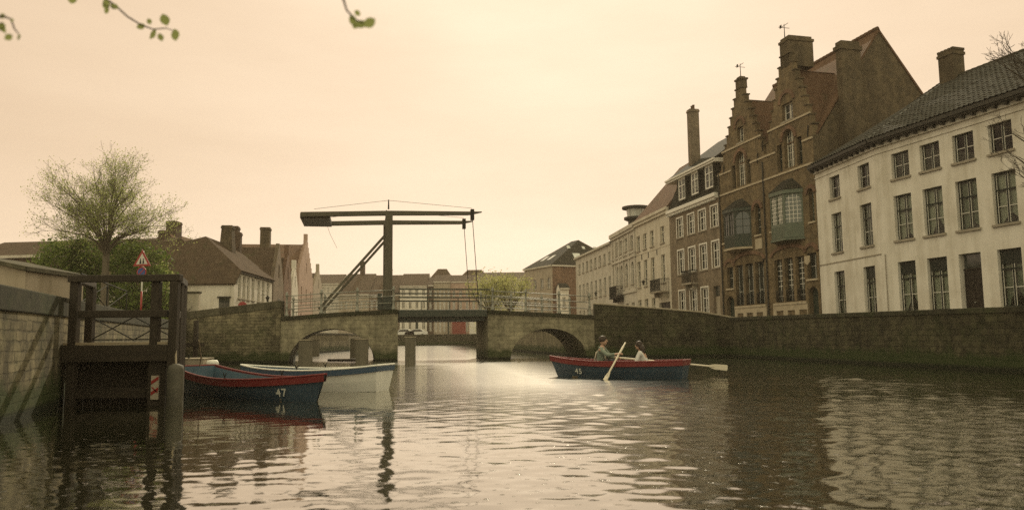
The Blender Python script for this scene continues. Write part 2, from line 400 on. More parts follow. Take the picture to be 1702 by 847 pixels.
# ------------------------------------------------------------------ camera
F0 = 1300.0; EYE = 1.3
cam_d = bpy.data.cameras.new('camera'); cam = bpy.data.objects.new('camera', cam_d); link(cam)
cam_d.sensor_width = 36; cam_d.lens = 36*F0/1702; cam_d.clip_end = 3000; cam_d.clip_start = .05
th = math.atan(136.5/F0); rho = .0105
fw = Vector((0, math.cos(th), math.sin(th))); rt = Vector((1, 0, 0)); up = Vector((0, -math.sin(th), math.cos(th)))
r2 = math.cos(rho)*rt - math.sin(rho)*up; u2 = math.sin(rho)*rt + math.cos(rho)*up
mw = Matrix.Identity(4)
for i, c in enumerate((r2, u2, -fw)):
    for j in range(3): mw[j][i] = c[j]
mw[2][3] = EYE
cam.matrix_world = mw
cam_d.dof.use_dof = True; cam_d.dof.focus_distance = 34; cam_d.dof.aperture_fstop = 1.9
scene.camera = cam
def ray(px, py): return fw*F0 + r2*(px-851) - u2*(py-423.5)
def at(px, py, Y):
    """the place at distance Y (metres north) seen at this spot of the survey photo"""
    r = ray(px, py); return Vector((0, 0, EYE)) + r*(Y/r.y)
def onz(px, py, z=0.0):
    r = ray(px, py); return Vector((0, 0, EYE)) + r*((z-EYE)/r.z)

# ------------------------------------------------------------------ light and air
SUN_EL, SUN_AZ = 33.0, 5.0
def make_world():
    w = bpy.data.worlds.new('World'); scene.world = w; w.use_nodes = True; t = NT(w)
    bg = t.n['Background']; out = t.n['World Output']
    sky = t.n.new('ShaderNodeTexSky'); sky.sky_type = 'NISHITA'; sky.sun_disc = False
    sky.sun_elevation = R(SUN_EL); sky.sun_rotation = R(SUN_AZ); sky.dust_density = 6.0; sky.air_density = 1.2; sky.ozone_density = .6; sky.altitude = 10
    bw = t.n.new('ShaderNodeRGBToBW'); t.link(sky.outputs[0], bw.inputs[0])
    # thin bright overcast over the blue: brightness compressed, warm high-cloud colour, paler towards the sun
    lum = t.math('POWER', t.math('DIVIDE', bw.outputs[0], 34.0), .17)
    tc = t.n.new('ShaderNodeTexCoord'); sx = t.n.new('ShaderNodeSeparateXYZ'); t.link(tc.outputs['Generated'], sx.inputs[0])
    low = t.math('SUBTRACT', 1.0, t.math('DIVIDE', sx.outputs[2], .25), True)
    lum = t.math('MULTIPLY', lum, t.math('ADD', 1.0, t.math('MULTIPLY', t.math('MULTIPLY', low, low), .52)))
    n = t.noise(t.mapping(tc.outputs['Generated'], (1.0, 1.0, 4.5)), 1.5, 6, .6)
    lum = t.math('MINIMUM', lum, 1.03)
    lum = t.math('MULTIPLY', lum, t.math('ADD', .89, t.math('MULTIPLY', t.ramp(n, [(.3, 0.0), (.7, 1.0)]), .12)))
    g = t.n.new('ShaderNodeCombineXYZ')
    for i, (k, p) in enumerate(SKY): t.link(t.math('MULTIPLY', t.math('POWER', lum, p), k/SKY_STR), g.inputs[i])
    # overhead and away from the sun: cooler, brighter tint added as fill for shaded fronts
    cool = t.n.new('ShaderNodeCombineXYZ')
    for i, k in enumerate(SKY_FILL): t.link(t.math('MULTIPLY', lum, k/SKY_STR), cool.inputs[i])
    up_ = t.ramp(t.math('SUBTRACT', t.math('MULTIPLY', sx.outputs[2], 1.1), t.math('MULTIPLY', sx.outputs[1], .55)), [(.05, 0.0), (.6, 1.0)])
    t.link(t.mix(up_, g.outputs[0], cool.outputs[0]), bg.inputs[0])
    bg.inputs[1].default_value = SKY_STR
SKY = ((1.16, 1.0), (.925, 1.2), (.67, 1.4)); SKY_FILL = (1.82, 1.64, 1.09); SKY_STR = .13
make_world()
sun_d = bpy.data.lights.new('sun', 'SUN'); sun_d.energy = 2.5; sun_d.angle = R(.6); sun_d.color = (1, .86, .62)
sun = bpy.data.objects.new('sun', sun_d); link(sun)
sdir = Vector((math.cos(R(SUN_EL))*math.sin(R(SUN_AZ)), math.cos(R(SUN_EL))*math.cos(R(SUN_AZ)), math.sin(R(SUN_EL))))
sun.rotation_euler = sdir.to_track_quat('Z', 'Y').to_euler(); sun.location = (20, 60, 60)

def haze():
    mb = MB(); mb.box(-270, 270, -60, 330, -2.2, 24)
    m = bpy.data.materials.new('haze_air'); m.use_nodes = True; t = NT(m); t.n.remove(t.n['Principled BSDF'])
    pv = t.n.new('ShaderNodeVolumePrincipled'); pv.inputs['Color'].default_value = (1, .84, .66, 1); pv.inputs['Density'].default_value = .0005; pv.inputs['Anisotropy'].default_value = .2
    t.link(pv.outputs[0], t.n['Material Output'].inputs['Volume'])
    o = mb.build('haze', m); tag(o, None, None, kind='stuff'); return o
haze()

# ------------------------------------------------------------------ ground and water
LQ = lambda Y: (-9.39 - .332*(Y-16.54), Y)             # the quay beside the landing stage
left_line = [LQ(2.5), LQ(44.6)]
RB = [(19.2, 6.5), (16.58, 25.67), (13.6, 47.7)]
O_ = Vector((-6.6, 45.106, 0)); BE = Vector((.981, .192, 0)).normalized(); BN = Vector((-BE.y, BE.x, 0))
bp = lambda t, d: (O_ + BE*t + BN*d)
def xy(v): return (v.x, v.y)
back_left = [xy(bp(-6.5, 4.8)), (-17.7, 54.0), (-18.1, 72.6), (-17.7, 85.0), (-19.0, 104.0), (-25, 120), (-62, 132)]
back_right = [xy(bp(11.7, 4.8)), (3.69, 55.4), (0.0, 77.8), (-4.2, 100.0), (-6.9, 147.0)]
far_line = [(-62, 143.5), (-6.9, 147.0)]
GZ = 1.5
def ground():
    mb = MB()
    def flat(pts, z): mb.poly(*[(x, y, z) for x, y in pts])
    flat([LQ(2.5), LQ(44.6), (-265, 44.6), (-265, 2.5)], GZ)
    flat([LQ(44.6), xy(bp(-6.5, 0)), xy(bp(-6.5, 4.8)), *back_left[1:], (-265, 132), (-265, 44.6)], GZ)
    flat([(265, 6.5), (265, 47.7), RB[2], RB[1], RB[0]], GZ)
    flat([RB[2], (265, 47.7), (265, 147), *reversed(back_right[1:]), xy(bp(11.7, 4.8)), xy(bp(11.7, 0))], GZ)
    flat([(265, 147), (265, 325), (-265, 325), (-265, 143.5), *far_line], GZ)
    o = mb.build('ground', M['ground']); tag(o, None, None, kind='structure')
ground()
def road():
    mb = MB()   # street on the house side, with a kerb, and the rise to the bridge
    mb.poly((RB[0][0]+1.2, 6.5, GZ+.004), (RB[0][0]+5.4, 6.5, GZ+.004), (18.3, 47.0, GZ+.004), (15.2, 47.7, GZ+.004))
    mb.poly((15.2, 47.7, GZ+.004), (18.3, 47.0, GZ+.004), (8.2, 104, GZ+.004), (4.5, 104, GZ+.004))
    a, b, c, d = bp(11.7, .3), bp(11.7, 4.5), Vector((12.5, 54.5, 0)), Vector((13.5, 49, 0))
    mb.poly((a.x, a.y, 2.5), (d.x, d.y, GZ+.01), (c.x, c.y, GZ+.01), (b.x, b.y, 2.5))
    a, b = bp(-6.5, .3), bp(-6.5, 4.5)
    mb.poly((a.x, a.y, 2.5), (b.x, b.y, 2.5), (-19.5, 49.6, GZ+.01), (-19.5, 45.5, GZ+.01))
    o = mb.build('road', M['asphalt']); tag(o, None, None, kind='structure')
    mb = MB()
    mb.beam((RB[0][0]+5.6, 6.5, GZ+.06), (18.0, 46.4, GZ+.06), .25, .13); mb.beam((17.6, 47.4, GZ+.06), (8.5, 104, GZ+.06), .25, .13)
    o = mb.build('kerb', M['coping_pale']); tag(o, None, None, kind='structure')
road()
def water():
    na, nr = 760, 1100
    A = np.radians(np.linspace(-66, 66, na)); r = np.exp(np.linspace(math.log(1.2), math.log(185), nr))
    RR, AA = np.meshgrid(r, A, indexing='ij'); X = RR*np.sin(AA); Y = RR*np.cos(AA)
    rng = np.random.RandomState(3); Z = np.zeros_like(X)
    res = RR*(math.log(185/1.2)/nr)
    for lam, amp, n in ((3.0, .0012, 6), (1.4, .0010, 8), (.75, .0011, 12), (.42, .0010, 14), (.24, .00055, 16)):
        w = np.clip((lam/(3.0*res)) - 1, 0, 1)
        for k in range(n):
            th = math.pi/2 + rng.normal(0, .85); q = 2*math.pi/(lam*rng.uniform(.75, 1.3)); ph = rng.uniform(0, 6.28)
            Z += w*amp*np.sin(q*(X*math.cos(th) + Y*math.sin(th)) + ph)
    calm = .29 + 1.45/(1 + np.exp(-(X - 2.0)/.9)); gust = .75 + .35*np.sin(X*.5 + Y*.23 + 1)*np.sin(Y*.31 - X*.2); Z *= calm*gust
    v = np.stack([X, Y, Z], -1).reshape(-1, 3)
    i = np.arange(nr-1)[:, None]*na + np.arange(na-1)[None, :]
    q = np.stack([i, i+1, i+na+1, i+na], -1).reshape(-1, 4)[:, ::-1]
    me = bpy.data.meshes.new('canal_water'); me.vertices.add(len(v)); me.vertices.foreach_set('co', v.ravel())
    me.loops.add(q.size); me.loops.foreach_set('vertex_index', q.ravel().astype(np.int32)); me.polygons.add(len(q))
    me.polygons.foreach_set('loop_start', (np.arange(len(q))*4).astype(np.int32))
    me.polygons.foreach_set('use_smooth', np.ones(len(q), bool)); me.update(calc_edges=True); me.validate()
    me.materials.append(M['water']); o = bpy.data.objects.new('canal_water', me); link(o); tag(o, None, None, kind='structure')
    mb = MB(); mb.poly((-265, -55, -1.1), (265, -55, -1.1), (265, 200, -1.1), (-265, 200, -1.1))
    o = mb.build('canal_bed', M['interior']); tag(o, None, None, kind='structure')
water()

# ------------------------------------------------------------------ quay walls
def strip(mb, pts, z0, tops, thick, side):
    """a wall along pts, outer face on the line, its body on the given side (+1 = to the left of travel)"""
    P = [Vector((p[0], p[1], 0)) for p in pts]; n = []
    for i in range(len(P)):
        d = (P[min(i+1, len(P)-1)] - P[max(i-1, 0)]).normalized(); n.append(Vector((-d.y, d.x, 0))*side)
    rows = []
    for p, k, z in zip(P, n, tops):
        b = p + k*thick
        zb = z0 if not hasattr(z0, '__len__') else z0[len(rows)]
        rows.append([(p.x, p.y, zb), (p.x, p.y, z), (b.x, b.y, z), (b.x, b.y, zb)])
    for a, b in zip(rows[:-1], rows[1:]):
        for i in range(4):
            j = (i+1) % 4; mb.poly(a[i], b[i], b[j], a[j])
    mb.poly(*rows[0]); mb.poly(*reversed(rows[-1])); return mb
def offset(pts, side, d):
    P = [Vector((p[0], p[1], 0)) for p in pts]; o = []
    for i in range(len(P)):
        t = (P[min(i+1, len(P)-1)] - P[max(i-1, 0)]).normalized(); q = P[i] + Vector((-t.y, t.x, 0))*side*d; o.append((q.x, q.y))
    return o
def quay(label, pts, tops, thick, side, mat, copmat, coph=.16, over=.05):
    root = empty('quay_wall', label, 'canal wall')
    strip(MB(), pts, -1.0, [z-coph for z in tops], thick, side).build('masonry', mat, root, weld=True)
    strip(MB(), offset(pts, side, -over), [z-coph for z in tops], tops, thick+2*over, side).build('coping', copmat, root, weld=True, bevel=.025)
    return root
def split(a, b, n): return [(a[0]+(b[0]-a[0])*i/n, a[1]+(b[1]-a[1])*i/n) for i in range(n+1)]
q = quay('sunlit stone quay wall with thick coping running behind the timber landing stage', split(LQ(2.5), LQ(44.6), 4), [2.12, 2.2, 2.24, 2.26, 2.3], .5, 1, M['quay_pale'], M['coping_mossy'], .4, .04)
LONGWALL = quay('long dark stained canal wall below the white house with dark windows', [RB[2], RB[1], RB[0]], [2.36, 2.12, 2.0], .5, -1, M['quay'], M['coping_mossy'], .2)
def drain():
    d = Vector((16.58-13.6, 25.67-47.7, 0)).normalized(); n = Vector((d.y, -d.x, 0)) if Vector((d.y, -d.x, 0)).x < 0 else Vector((-d.y, d.x, 0)); c = Vector((13.6, 47.7, 0)) + d*11.8
    T = Matrix(((d.x, -n.x, 0, c.x), (d.y, -n.y, 0, c.y), (0, 0, 1, 0), (0, 0, 0, 1)))
    MB(T).box(-.32, .32, -.012, .02, .42, .80).build('drain_shade_panel', M['interior'], LONGWALL)  # raised dark panel; its colour paints the shade inside the drain hole
    mb = MB(T); mb.box(-.42, .42, -.03, .02, .802, .92); mb.build('drain_lintel', M['coping_pale'], LONGWALL)
drain()
# sloping walls that lead up to the bridge
lw = [LQ(44.6), (-15.8, 44.2), xy(bp(-6.5, -.05))]
quay('sloping approach wall with heavy coping between the landing stage and the bridge', lw, [2.92, 3.2, 3.48], .5, 1, M['quay_pale'], M['coping'], .42, .04)
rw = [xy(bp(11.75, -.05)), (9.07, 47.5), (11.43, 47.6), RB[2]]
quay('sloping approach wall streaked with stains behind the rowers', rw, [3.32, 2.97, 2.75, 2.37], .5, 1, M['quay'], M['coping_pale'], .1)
quay('shaded quay wall seen through the arch below the drawbridge mast', back_left[::-1], [1.9]*7, .6, -1, M['quay_back'], M['coping'], .2)
quay('pale quay wall seen through the arch behind the occupied boat', back_right, [1.95]*5, .6, -1, M['quay_back'], M['coping'], .2)
quay('low far quay wall closing the canal below the parked cars', far_line, [2.0, 2.0], .6, 1, M['quay'], M['coping'], .2)

# ------------------------------------------------------------------ bridge
def bridge():
    fr = facade_frame((O_.x, O_.y), (BE.x, BE.y))
    root = empty('drawbridge', 'stone canal bridge with two arches and a dark timber drawbridge mast with balance beams', 'bridge', mat=fr)
    W = 4.8
    def arch(c, a, b, n=20): return [(c + a*math.cos(math.pi*(1 - i/n)), b*math.sin(math.pi*(1-i/n))) for i in range(n+1)]
    topL = [(-6.5, 2.36), (-3.4, 2.6), (0, 2.75)]; topR = [(5.25, 2.7), (8.5, 2.54), (11.75, 2.35)]
    mb = MB(); ar = arch(-3.66, 2.37, 1.88)
    mb.prism([(-6.5, -1), (ar[0][0], -1)] + ar + [(ar[-1][0], -1), (0, -1)] + topL[::-1], 0, W).build('pier_with_arch', M['bridge'], root)
    mb = MB(); ar = arch(8.9, 2.33, 1.8)
    mb.prism([(5.25, -1), (ar[0][0], -1)] + ar + [(ar[-1][0], -1), (11.75, -1)] + topR[::-1], 0, W).build('pier_with_arch', M['bridge'], root)
    # voussoir rings, slightly proud
    for c, a, b, nm in ((-3.66, 2.37, 1.88, 1), (8.9, 2.33, 1.8, 1)):
        i_, o_ = arch(c, a, b, 28), arch(c, a+.26, b+.26, 28)
        for y0, y1 in ((-.035, .01),):
            mb = MB()
            for k in range(28): mb.prism([i_[k], i_[k+1], o_[k+1], o_[k]], y0, y1)
            mb.build('arch_ring', M['bridge'], root, weld=False)
    # moulded edge course and road plate
    for tp in (topL, topR):
        mb = MB()
        for (a, za), (b, zb) in zip(tp[:-1], tp[1:]):
            mb.prism([(a, za+.002), (b, zb+.002), (b, zb+.2), (a, za+.2)], -.12, W+.12)
        mb.build('deck_edge', M['coping_mossy'], root, weld=True)
    mb = MB(); mb.box(.03, 5.22, .05, W-.05, 2.52, 2.94); mb.build('lifting_deck', M['steel_dark'], root, bevel=.02)
    mb = MB()
    for d in (.6, 1.8, 3.0, 4.2): mb.box(.1, 5.15, d-.08, d+.08, 2.30, 2.515)
    mb.build('deck_girder', M['steel_dark'], root)
    # railings
    def deckz(t):
        pts = topL + topR
        for (a, za), (b, zb) in zip(pts[:-1], pts[1:]):
            if a <= t <= b: return za + (zb-za)*(t-a)/(b-a) + .2
        return 2.6
    prof = [(.12, 0), (.12, .1), (.075, .16), (.065, .5), (.085, .53), (.085, .58), (.06, .62), (.055, 1.12), (.1, 1.16), (.1, 1.22), (.05, 1.26), (.07, 1.31), (.03, 1.37)]
    for d in (.12, W-.12):
        rows = [[-6.2, -4.3, -2.3, -.25], [5.55, 7.55, 9.6, 11.5]]
        for row in rows:
            for t in row:
                z = deckz(t); MB().lathe([(r, z+h) for r, h in prof], t, d, 12).build('railing_post', M['rail_paint'], root, smooth=True)
            for h in (.4, .78, 1.14):
                mb = MB(); mb.tube([(t, d, deckz(t)+h) for t in row], .026, 8); mb.build('rail', M['rail_paint'], root, smooth=True)
        for h in (.72, 1.2):
            mb = MB(); mb.beam((.05, d+.02, 2.94+h), (5.4, d+.02, 2.92+h), .05, .085); mb.build('lifting_rail', M['steel_dark'], root)
        for t in (1.7, 3.5): MB().box(t-.025, t+.025, d-.005, d+.045, 2.945, 2.93+.68).build('lifting_rail_post', M['steel_dark'], root)
    # mast, balance beams, counterweight
    for d in (.5, 4.3):
        MB().box(-.73, -.31, d-.2, d+.2, 2.93, 8.5).build('mast_post', M['bridge_post'], root, bevel=.03)
        MB().box(-.86, -.16, d-.26, d+.26, 2.95, 3.75).build('post_shoe', M['steel_dark'], root, bevel=.03)
        MB().beam((-5.55, d, 8.44), (-.5, d, 8.62), .28, .27, .28, .27).beam((-.5, d, 8.62), (4.2, d, 8.70), .28, .27, .22, .22).beam((4.2, d, 8.70), (5.0, d, 8.80), .22, .22, .16, .06).build('balance_beam', M['bridge_wood'], root, bevel=.02)
        MB().beam((-.62, d, 7.45), (-4.45, d, 3.0), .10, .15).build('strut', M['bridge_wood'], root)
        MB().box(4.32, 4.52, d-.16, d+.16, 8.3, 8.95).build('beam_shackle', M['iron'], root)
        MB().tube([(4.42, d, 8.5), (4.8, d, 2.95)], .022, 6).build('lifting_rod', M['iron'], root)
        MB().tube([(-.55, d, 8.85), (-.55, d, 9.42)], [.05, .03], 8).build('mast_finial', M['iron'], root)
        MB().tube([(-4.8, d, 8.78), (-.55, d, 9.38)], .011, 5).build('guy_rod', M['iron'], root)
        MB().tube([(-.55, d, 9.38), (4.4, d, 9.02)], .011, 5).build('guy_rod', M['iron'], root)
    MB().box(-.70, -.34, .7, 4.1, 8.2, 8.55).build('mast_crossbeam', M['bridge_wood'], root, bevel=.02)
    MB().box(-5.6, -3.92, .66, 4.14, 8.26, 8.58).build('counterweight', M['bridge_wood'], root, bevel=.03)
    for i in range(4):
        pts = [(-4.6+.0*i, 1.0+i*.9, 7.8), (-4.55, 1.0+i*.9, 7.5)]
    MB().tube([(-4.2, 1.2, 8.27), (-3.9, 1.2, 7.4), (-3.5, 1.2, 6.6)], .008, 4).build('pull_chain', M['iron'], root)
    # handwheel box at the mast foot
    MB().box(-1.15, -.9, .3, .7, 2.95, 3.9).build('winch_box', M['steel_dark'], root, bevel=.02)
bridge()

# mooring piles
def pile(label, px, pyb, w, top, n=None):
    p = onz(px, pyb)
    r = empty('mooring_pile', label, 'mooring post', (p.x, p.y, 0), R(random.uniform(-14, 8)), 'timber piles guarding the bridge arches')
    mb = MB(); h = w/2
    mb.prism([(-h, -h*.7), (-h*.7, -h), (h*.7, -h), (h, -h*.7), (h, h*.7), (h*.7, h), (-h*.7, h), (-h, h*.7)], -1.0, top-.06, 'xy').build('shaft', M['pile'], r)
    mb = MB(); mb.prism([(-h*1.06, -h*.75), (-h*.75, -h*1.06), (h*.75, -h*1.06), (h*1.06, -h*.75), (h*1.06, h*.75), (h*.75, h*1.06), (-h*.75, h*1.06), (-h*1.06, h*.75)], top-.06, top, 'xy').build('cap', M['coping_pale'], r, bevel=.015)
pile('square grey timber pile nearest the sloping wall, under the arch by the mast', 507.5, 614, .5, 1.32)
pile('square grey timber pile standing at the pier side of the same arch', 601.5, 609, .5, 1.32)
pile('square grey timber pile standing alone under the lifting span', 682, 607, .47, 1.4)
pile('dark slim pile half hidden beyond the arch, close to the shaded quay', 524, 592, .5, 1.35)
pile('dark slim pile half hidden beyond the arch, beside the pier', 588, 594.5, .45, 1.35)
def boom():
    a, b = onz(545, 598, .06), onz(594, 598, .06)
    o = MB().tube([a, b], .07, 8).build('floating_log', M['wood_dark'], smooth=True); tag(o, 'thin dark log boom floating under the arch between the piles', 'log')
boom()

# ------------------------------------------------------------------ windows
def arc_fill(mb, u0, u1, zs, z1, y0, y1, n=10):
    """masonry left above a round-headed opening"""
    c, a, h = (u0+u1)/2, (u1-u0)/2, z1-zs
    P = [(c - a*math.cos(math.pi*i/n), zs + min(h-.005, a*1.0 if a < h else h-.01)*math.sin(math.pi*i/n)) for i in range(n+1)]
    for (xa, za), (xb, zb) in zip(P[:-1], P[1:]):
        mb.prism([(xa, za), (xb, zb), (xb, z1), (xa, z1)], y0, y1)
def window(parent, u0, u1, z0, z1, y=.16, frame='dark_frame', bars='white_paint', nx=2, nz=3, pane='glass', curtain=True, sill=True, fw_=.06, bw=.028, T=None, mid=True, sillmat='stone_sill', outside=0.0, back=True):
    f = MB(T)
    f.box(u0, u0+fw_, y, y+.07, z0, z1).box(u1-fw_, u1, y, y+.07, z0, z1).box(u0+fw_, u1-fw_, y, y+.07, z0, z0+fw_).box(u0+fw_, u1-fw_, y, y+.07, z1-fw_, z1)
    if mid:
        c = (u0+u1)/2; f.box(c-.035, c+.035, y-.004, y+.066, z0+fw_, z1-fw_)
        if nz >= 3:
            zt = z0 + (z1-z0)*.66; f.box(u0+fw_, c-.035, y-.002, y+.064, zt-.035, zt+.035).box(c+.035, u1-fw_, y-.002, y+.064, zt-.035, zt+.035)
    w = f.build('window', M[frame], parent)
    b = MB(T)
    for i in range(1, nx):
        x = u0+fw_ + (u1-u0-2*fw_)*i/nx
        if mid and abs(x-(u0+u1)/2) < .02: continue
        b.box(x-bw/2, x+bw/2, y+.008, y+.05, z0+fw_, z1-fw_)
    for j in range(1, nz):
        z = z0+fw_ + (z1-z0-2*fw_)*j/nz
        if mid and nz >= 3 and abs(z-(z0+(z1-z0)*.66)) < .06: continue
        b.box(u0+fw_, u1-fw_, y+.010, y+.048, z-bw/2, z+bw/2)
    if mid:
        c = (u0+u1)/2
        for x in (u0+fw_+.012, c-.035-.014, c+.035+.014, u1-fw_-.012): b.box(x-.012, x+.012, y+.012, y+.046, z0+fw_, z1-fw_)
    if b.v: b.build('glazing_bars', M[bars], w)
    tl = [random.uniform(-.008, .008) for _ in range(3)]
    MB(T).add([(u0+fw_*.5, y+.03, z0+fw_*.5), (u1-fw_*.5, y+.03+tl[0], z0+fw_*.5), (u1-fw_*.5, y+.03+tl[0]+tl[1], z1-fw_*.5), (u0+fw_*.5, y+.03+tl[1], z1-fw_*.5)], [(0, 1, 2, 3)]).build('pane', M[pane], w)
    if curtain:
        n = 26; V = []; Fc = []
        ph = random.uniform(0, 6); gap = random.choice([0, .12, .2, .3])
        for i in range(n+1):
            x = u0+.03 + (u1-u0-.06)*i/n; q = i/n
            dy = .02*math.sin(i*1.5+ph) + .012*math.sin(i*.7)
            lift = (z1-z0)*gap*max(0, math.sin(q*math.pi))**2
            V += [(x, y+.16+dy, z0+.02+lift), (x, y+.16+dy*.5, z1-.02)]
        for i in range(n): Fc.append((2*i, 2*i+2, 2*i+3, 2*i+1))
        MB(T).add(V, Fc).build('curtain', M[random.choice(['curtain', 'curtain_pale'])], w, smooth=True)
    if sill:
        MB(T).box(u0-.09, u1+.09, -.09-outside, y+.01, z0-.12, z0-.004).build('sill', M[sillmat], w, bevel=.012)
    return w
def openings_wall(mb, W, z0, z1, ops, y0=0.0, y1=.3, u0=0.0, extra=None):
    us = [u0, W]; zs = [z0, z1]
    for a, b, c, d in ops: us += [a, b]; zs += [c, d]
    if extra: us += extra[0]; zs += extra[1]
    def fill(u, z):
        if extra and not extra[2](u, z): return False
        return not any(a < u < b and c < z < d for a, b, c, d in ops)
    return mb.grid_wall(us, zs, fill, y0, y1)
def shell(mb, u0, u1, z0, z1, D, y0=.3):
    """side, back and top of a house body behind its front wall"""
    mb.poly((u0, y0, z0), (u0, y0, z1), (u0, D, z1), (u0, D, z0)); mb.poly((u1, y0, z0), (u1, D, z0), (u1, D, z1), (u1, y0, z1)); mb.poly((u0, D, z0), (u0, D, z1), (u1, D, z1), (u1, D, z0))
    return mb
def slab(mb, pts, t=.12):
    """roof plane with thickness"""
    P = [Vector(p) for p in pts]; n = (P[1]-P[0]).cross(P[2]-P[0]).normalized()
    if n.z < 0: P = P[::-1]; n = -n
    k = len(P); return mb.add(P + [p - n*t for p in P], [tuple(range(k)), tuple(reversed(range(k, 2*k)))] + [(i, k+i, k+(i+1) % k, (i+1) % k) for i in range(k)])
def tile_sheet(mb, bl, br, tr, tl, pitch=.27, course=.33, amp=.035):
    bl, br, tr, tl = (Vector(p) for p in (bl, br, tr, tl)); n = (br-bl).cross(tl-bl).normalized()
    if n.z < 0: n = -n
    L = max((br-bl).length, (tr-tl).length); H = max((tl-bl).length, (tr-br).length)
    nu = int(L/pitch*6); rows = int(H/course); vs = []
    for r in range(rows):
        vs += [(r/rows, .05), ((r+.97)/rows, .012)]
    rng = random.Random(4); V = []; jit = [[rng.uniform(-.012, .012) for _ in range(int(L/pitch)+2)] for _ in range(rows)]
    for k, (q, lift) in enumerate(vs):
        a, b = bl.lerp(tl, q), br.lerp(tr, q)
        for i in range(nu+1):
            x = i/nu*L; w = math.sin(2*math.pi*x/pitch); V.append(a.lerp(b, i/nu) + n*(lift + amp*(w if w > 0 else w*.5) + jit[k//2][int(x/pitch)]))
    m = nu+1; mb.add(V, [(r*m+i, r*m+i+1, (r+1)*m+i+1, (r+1)*m+i) for r in range(len(vs)-1) for i in range(nu)]); return mb
def chimney(parent, u, y, z0, z1, w, d, mat, pots=2, taper=1.0, name='chimney', T=None):
    mb = MB(T); h, k = w/2, d/2
    if taper != 1.0:
        mb.add([(u-h*taper, y-k*taper, z0), (u+h*taper, y-k*taper, z0), (u+h*taper, y+k*taper, z0), (u-h*taper, y+k*taper, z0), (u-h, y-k, z1-.25), (u+h, y-k, z1-.25), (u+h, y+k, z1-.25), (u-h, y+k, z1-.25)],
               [(0,3,2,1),(4,5,6,7),(0,1,5,4),(1,2,6,5),(2,3,7,6),(3,0,4,7)])
    else: mb.box(u-h, u+h, y-k, y+k, z0, z1-.25)
    mb.box(u-h-.05, u+h+.05, y-k-.05, y+k+.05, z1-.248, z1-.1); mb.box(u-h-.01, u+h+.01, y-k-.01, y+k+.01, z1-.098, z1)
    c = mb.build(name, M[mat], parent)
    for i in range(pots):
        x = u + (i-(pots-1)/2)*min(.4, w*.5); MB(T).lathe([(.11, z1+.002), (.09, z1+.3), (.12, z1+.32), (.12, z1+.36)], x, y, 10).build('chimney_pot', M['tile_red'], c, smooth=False)
    return c
def ridge_caps(mb, a, b, n, r=.13):
    a, b = Vector(a), Vector(b)
    for i in range(n):
        p, q = a.lerp(b, i/n), a.lerp(b, (i+.92)/n); mb.tube([p, q], [r*1.1, r*.92], 8)
    return mb
def lantern(parent, u, y, z, T=None):
    mb = MB(T); mb.tube([(u, y+.55, z+.25), (u, y+.1, z+.28), (u, y, z+.2)], .018, 6); l = mb.build('wall_lantern', M['iron'], parent)
    MB(T).lathe([(.06, z-.28), (.13, z), (.24, z+.03), (.1, z+.12), (.03, z+.2)], u, y, 8).build('lamp_shade', M['iron'], l)
    MB(T).lathe([(.05, z-.27), (.115, z-.01)], u, y, 8).build('lamp_glass', M['glass_pale'], l)
def balcony(parent, u0, u1, z, d=.7, h=.95, boxy=False):
    b = MB().box(u0, u1, -d, 0-.002, z-.14, z).box(u0+.2, u0+.35, -d*.6, -.003, z-.5, z-.142).box(u1-.35, u1-.2, -d*.6, -.003, z-.5, z-.142).build('balcony', M['iron'] if boxy else M['stone_sill'], parent, bevel=.01)
    mb = MB(); n = int((u1-u0)/.11)
    for i in range(n+1):
        u = u0+.03+(u1-u0-.06)*i/n; mb.box(u-.012, u+.012, -d+.03, -d+.054, z+.002, z+h)
    for j in range(1, 6):
        y = -d+.04+d*j/6
        for u in (u0+.03, u1-.03): mb.box(u-.012, u+.012, y-.012, y+.012, z+.002, z+h)
    mb.box(u0, u1, -d+.01, -d+.07, z+h, z+h+.05).box(u0, u0+.06, -d+.07, 0-.003, z+h, z+h+.05).box(u1-.06, u1, -d+.07, 0-.003, z+h, z+h+.05)
    if boxy: mb.box(u0+.02, u1-.02, -d+.06, -d+.075, z+.08, z+h-.05)
    mb.build('balcony_railing', M['iron'], b)
    return b

